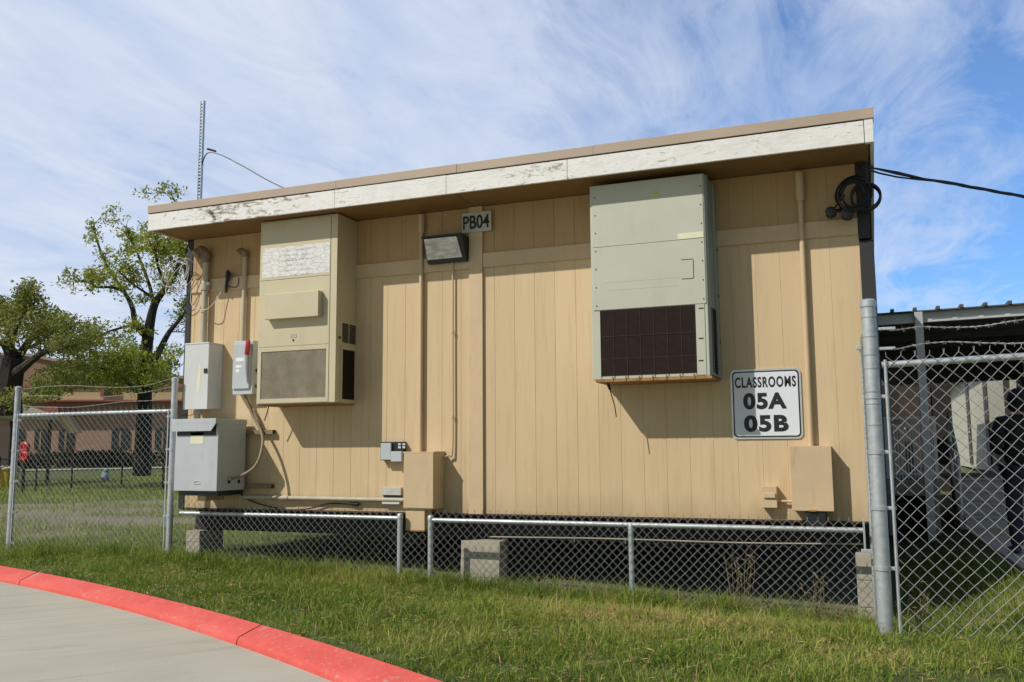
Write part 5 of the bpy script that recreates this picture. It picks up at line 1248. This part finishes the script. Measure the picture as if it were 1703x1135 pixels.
# local frame: facing +y (away from the camera)
H = 1.74
V_ = lambda *a: Vector(a)
body_v = [V_(0, 0, .96), V_(0, -.01, 1.12), V_(0, -.02, 1.30), V_(0, -.01, 1.43), V_(0, .01, 1.50), V_(0, .03, 1.56),
  V_(-.10, 0, .90), V_(-.11, .01, .50), V_(-.12, -.02, .09), V_(-.12, .14, .04), V_(.10, 0, .90), V_(.11, .03, .50), V_(.12, .02, .09), V_(.12, .18, .04),
  V_(-.19, -.01, 1.42), V_(-.27, -.04, 1.14), V_(-.15, .17, 1.08), V_(-.12, .22, 1.09), V_(.19, -.01, 1.42), V_(.27, -.04, 1.14), V_(.15, .17, 1.08), V_(.12, .22, 1.09)]
body_e = [(0, 1), (1, 2), (2, 3), (3, 4), (4, 5), (0, 6), (6, 7), (7, 8), (8, 9), (0, 10), (10, 11), (11, 12), (12, 13), (3, 14), (14, 15), (15, 16), (16, 17), (3, 18), (18, 19), (19, 20), (20, 21)]
body_r = [(.15, .11), (.14, .10), (.15, .11), (.13, .09), .055, .06, .085, .055, .04, .03, .085, .055, .04, .03, .058, .042, .03, .035, .058, .042, .03, .035]
skin_mesh('body', body_v, body_e, body_r, per, 'skin')
# head with face
mb = MB(); hc = Vector((0, .04, 1.635)); rings = []
for k in range(11):
    a_ = math.pi*(k/10); z = math.cos(a_)*.118; s_ = max(math.sin(a_), .05); fw = 1.0 if k < 6 else 1-.05*(k-5)
    rings.append([hc+Vector((.076*s_*fw*math.cos(w_), (.095*s_)*math.sin(w_)*(1.0 if math.sin(w_) < 0 else 1.02), z)) for w_ in np.linspace(0, 2*math.pi, 18, endpoint=False)])
mb.loft(rings)
ns = hc+Vector((0, .095, -.012)); mb.loft([[ns+Vector((.012*sx*s_, dy, dz)) for sx, dz in ((-1, -.02), (1, -.02), (.4, .03), (-.4, .03))] for dy, s_ in ((-.02, 1), (.022, .7))])
for sx in (-1, 1): mb.tube([hc+Vector((sx*.074, 0, .02)), hc+Vector((sx*.088, -.012, .012)), hc+Vector((sx*.086, -.01, -.03)), hc+Vector((sx*.074, 0, -.035))], .010, 6)
o = mb.build('head', 'skin', None, True); o.parent = per
mb = MB()
for sx in (-1, 1): mb.tube([hc+Vector((sx*.03-.012, .088, .005)), hc+Vector((sx*.03+.012, .088, .005))], .006, 6)
mb.tube([hc+Vector((-.022, .088, -.055)), hc+Vector((0, .093, -.056)), hc+Vector((.022, .088, -.055))], .004, 6)
o = mb.build('face_features', 'hair dark', None, True); o.parent = per
# hood pulled over the head
mb = MB(); rings = []
for k in range(10):
    a_ = math.pi*(.02+.80*k/9); z = math.cos(a_)*.142; s_ = max(math.sin(a_), .08)
    rings.append([hc+Vector((0, -.012, .004))+Vector((.098*s_*math.cos(w_)*(1+.12*(k > 6)), .118*s_*math.sin(w_), z)) for w_ in np.linspace(R(125), R(415), 20)])
v = [p for q_ in rings for p in q_]; f = [(i*20+k, i*20+k+1, (i+1)*20+k+1, (i+1)*20+k) for i in range(9) for k in range(19)]
mb.add(v, f); o = mb.build('hood', 'jacket black', None, True, fix=False); o.parent = per
# jacket and jeans
jv = [V_(0, -.005, .90), V_(0, -.01, 1.08), V_(0, -.02, 1.28), V_(0, -.01, 1.43), V_(0, -.01, 1.50), V_(-.20, -.01, 1.42), V_(-.285, -.045, 1.14), V_(-.16, .14, 1.085), V_(.20, -.01, 1.42), V_(.285, -.045, 1.14), V_(.16, .14, 1.085)]
skin_mesh('jacket', jv, [(0, 1), (1, 2), (2, 3), (3, 4), (3, 5), (5, 6), (6, 7), (3, 8), (8, 9), (9, 10)], [(.205, .165), (.20, .155), (.205, .155), (.17, .12), (.085, .08), .085, .068, .05, .085, .068, .05], per, 'jacket black')
tv = [V_(0, 0, .96), V_(-.105, 0, .86), V_(-.115, .01, .50), V_(-.122, -.02, .06), V_(.105, 0, .86), V_(.115, .03, .50), V_(.122, .02, .06)]
skin_mesh('jeans', tv, [(0, 1), (1, 2), (2, 3), (0, 4), (4, 5), (5, 6)], [(.18, .14), .118, .085, .07, .118, .085, .07], per, 'denim')
for sx, y_ in ((-1, -.02), (1, .02)):
    skin_mesh('shoe', [V_(sx*.122, y_-.04, .045), V_(sx*.125, y_+.08, .04), V_(sx*.13, y_+.19, .035)], [(0, 1), (1, 2)], [(.045, .045), (.05, .04), (.04, .03)], per, 'shoe grey')
    # hand with five fingers curled round a phone
    w0 = V_(sx*.145, .185, 1.085); hv = [w0, w0+V_(-sx*.03, .05, .012)]; he = [(0, 1)]; hr = [(.024, .022), (.036, .016)]
    for k in range(4):
        b = w0+V_(-sx*(.03+.0), .05, .012)+V_(-sx*.01, .012, .027-.018*k); L = (.034, .038, .036, .028)[k]; i = len(hv)
        hv += [b, b+V_(-sx*L*.8, .02, 0), b+V_(-sx*L*1.1, -.005, .0)]; he += [(1, i), (i, i+1), (i+1, i+2)]; hr += [.009, .008, .007]
    i = len(hv); b = w0+V_(-sx*.012, .01, .034); hv += [b, b+V_(-sx*.03, .012, .018), b+V_(-sx*.055, .02, .014)]; he += [(0, i), (i, i+1), (i+1, i+2)]; hr += [.011, .009, .008]
    skin_mesh('hand', hv, he, hr, per, 'skin')

# ------------------------------------------------------------------ light and sky
S = Vector((-.82, -1.0, 1.17)).normalized()
sd = bpy.data.lights.new('sun', 'SUN'); sd.energy = 3.6; sd.angle = R(.55); sd.color = (1, .955, .875)
so = bpy.data.objects.new('sun', sd); COL.objects.link(so); so.rotation_euler = S.to_track_quat('Z', 'Y').to_euler()
W_ = bpy.data.worlds.new('World'); SC.world = W_; W_.use_nodes = True; t = W_.node_tree; bg = t.nodes['Background']
sky = t.nodes.new('ShaderNodeTexSky'); sky.sky_type = 'NISHITA'; sky.sun_disc = False
sky.sun_elevation = math.asin(S.z); sky.sun_rotation = math.atan2(S.x, S.y); sky.altitude = 100; sky.dust_density = .4; sky.ozone_density = 1.6
tc = t.nodes.new('ShaderNodeTexCoord')
# cirrus: project the view direction on a high flat layer, stretch it along the streaks
sp = t.nodes.new('ShaderNodeSeparateXYZ'); t.links.new(tc.outputs['Generated'], sp.inputs[0])
zc_ = math_(t, 'ADD', math_(t, 'MAXIMUM', sp.outputs[2], .0), .12)
cb = t.nodes.new('ShaderNodeCombineXYZ'); t.links.new(math_(t, 'DIVIDE', sp.outputs[0], zc_), cb.inputs[0]); t.links.new(math_(t, 'DIVIDE', sp.outputs[1], zc_), cb.inputs[1])
def wn(scale, st, rot, det, rough, dist, off=(0, 0, 0)):
    mp = t.nodes.new('ShaderNodeMapping'); mp.inputs['Rotation'].default_value = (0, 0, R(rot)); mp.inputs['Scale'].default_value = st; mp.inputs['Location'].default_value = off
    t.links.new(cb.outputs[0], mp.inputs[0]); n = t.nodes.new('ShaderNodeTexNoise'); n.inputs['Scale'].default_value = scale; n.inputs['Detail'].default_value = det
    n.inputs['Roughness'].default_value = rough; n.inputs['Distortion'].default_value = dist; t.links.new(mp.outputs[0], n.inputs['Vector']); return n.outputs['Fac']
streak = wn(1.3, (1.3, .55, 1), 6, 8, .6, .8)
fine = wn(3.6, (1.4, .55, 1), -8, 7, .66, 1.1, (2, 5, 0))
broad = wn(.75, (1, 1, 1), 20, 4, .5, .3, (3.4, 1.2, 0))
# a sheet of thin cloud lies over the north-west and breaks into streaks eastwards; the unseen southern sky is kept cloudless and dim to cut the fill
def dotw(vec):
    lv = t.nodes.new('ShaderNodeVectorMath'); lv.operation = 'DOT_PRODUCT'; t.links.new(tc.outputs['Generated'], lv.inputs[0]); lv.inputs[1].default_value = vec; return lv.outputs['Value']
sheet = math_(t, 'ADD', math_(t, 'MULTIPLY', dotw(tuple(-r0)), .50), .085)
north = ramp(t, dotw((0, 1, 0)), [(.0, (0, 0, 0)), (.45, (1, 1, 1))])
f = math_(t, 'ADD', math_(t, 'ADD', math_(t, 'MULTIPLY', streak, .75), math_(t, 'MULTIPLY', broad, .5)), sheet)
f = math_(t, 'ADD', f, math_(t, 'MULTIPLY', math_(t, 'SUBTRACT', fine, .5), .60))
cl = math_(t, 'MULTIPLY', ramp(t, f, [(.42, (0, 0, 0)), (.57, (.40,)*3), (.78, (.80,)*3), (1.0, (.96,)*3)]), north)
tint_ = ramp(t, dotw((0, 1, 0)), [(.0, (.74, .62, .48)), (.5, (.78, .98, 1.22))])  # half behind the camera dimmed and warmed to lower fill on the wall
skyc = mix(t, 1.0, mix(t, 1.0, sky.outputs[0], tint_, 'MULTIPLY'), ramp(t, sp.outputs[2], [(.06, (.56, .72, .86)), (.42, (1, 1, 1))]), 'MULTIPLY')
tex = wn(2.0, (1.1, .7, 1), 15, 7, .6, .9, (7, 3, 0))
out = mix(t, cl, skyc, ramp(t, tex, [(.34, (4.25, 4.95, 6.25)), (.62, (5.35, 5.75, 6.55))]))
t.links.new(out, bg.inputs[0]); bg.inputs[1].default_value = .14
SC.view_settings.view_transform = 'Standard'; SC.view_settings.look = 'None'; SC.view_settings.exposure = 0.0; SC.view_settings.gamma = 1.0
SC.render.engine = 'CYCLES'; SC.cycles.use_denoising = True
SC.cycles.max_bounces = 8
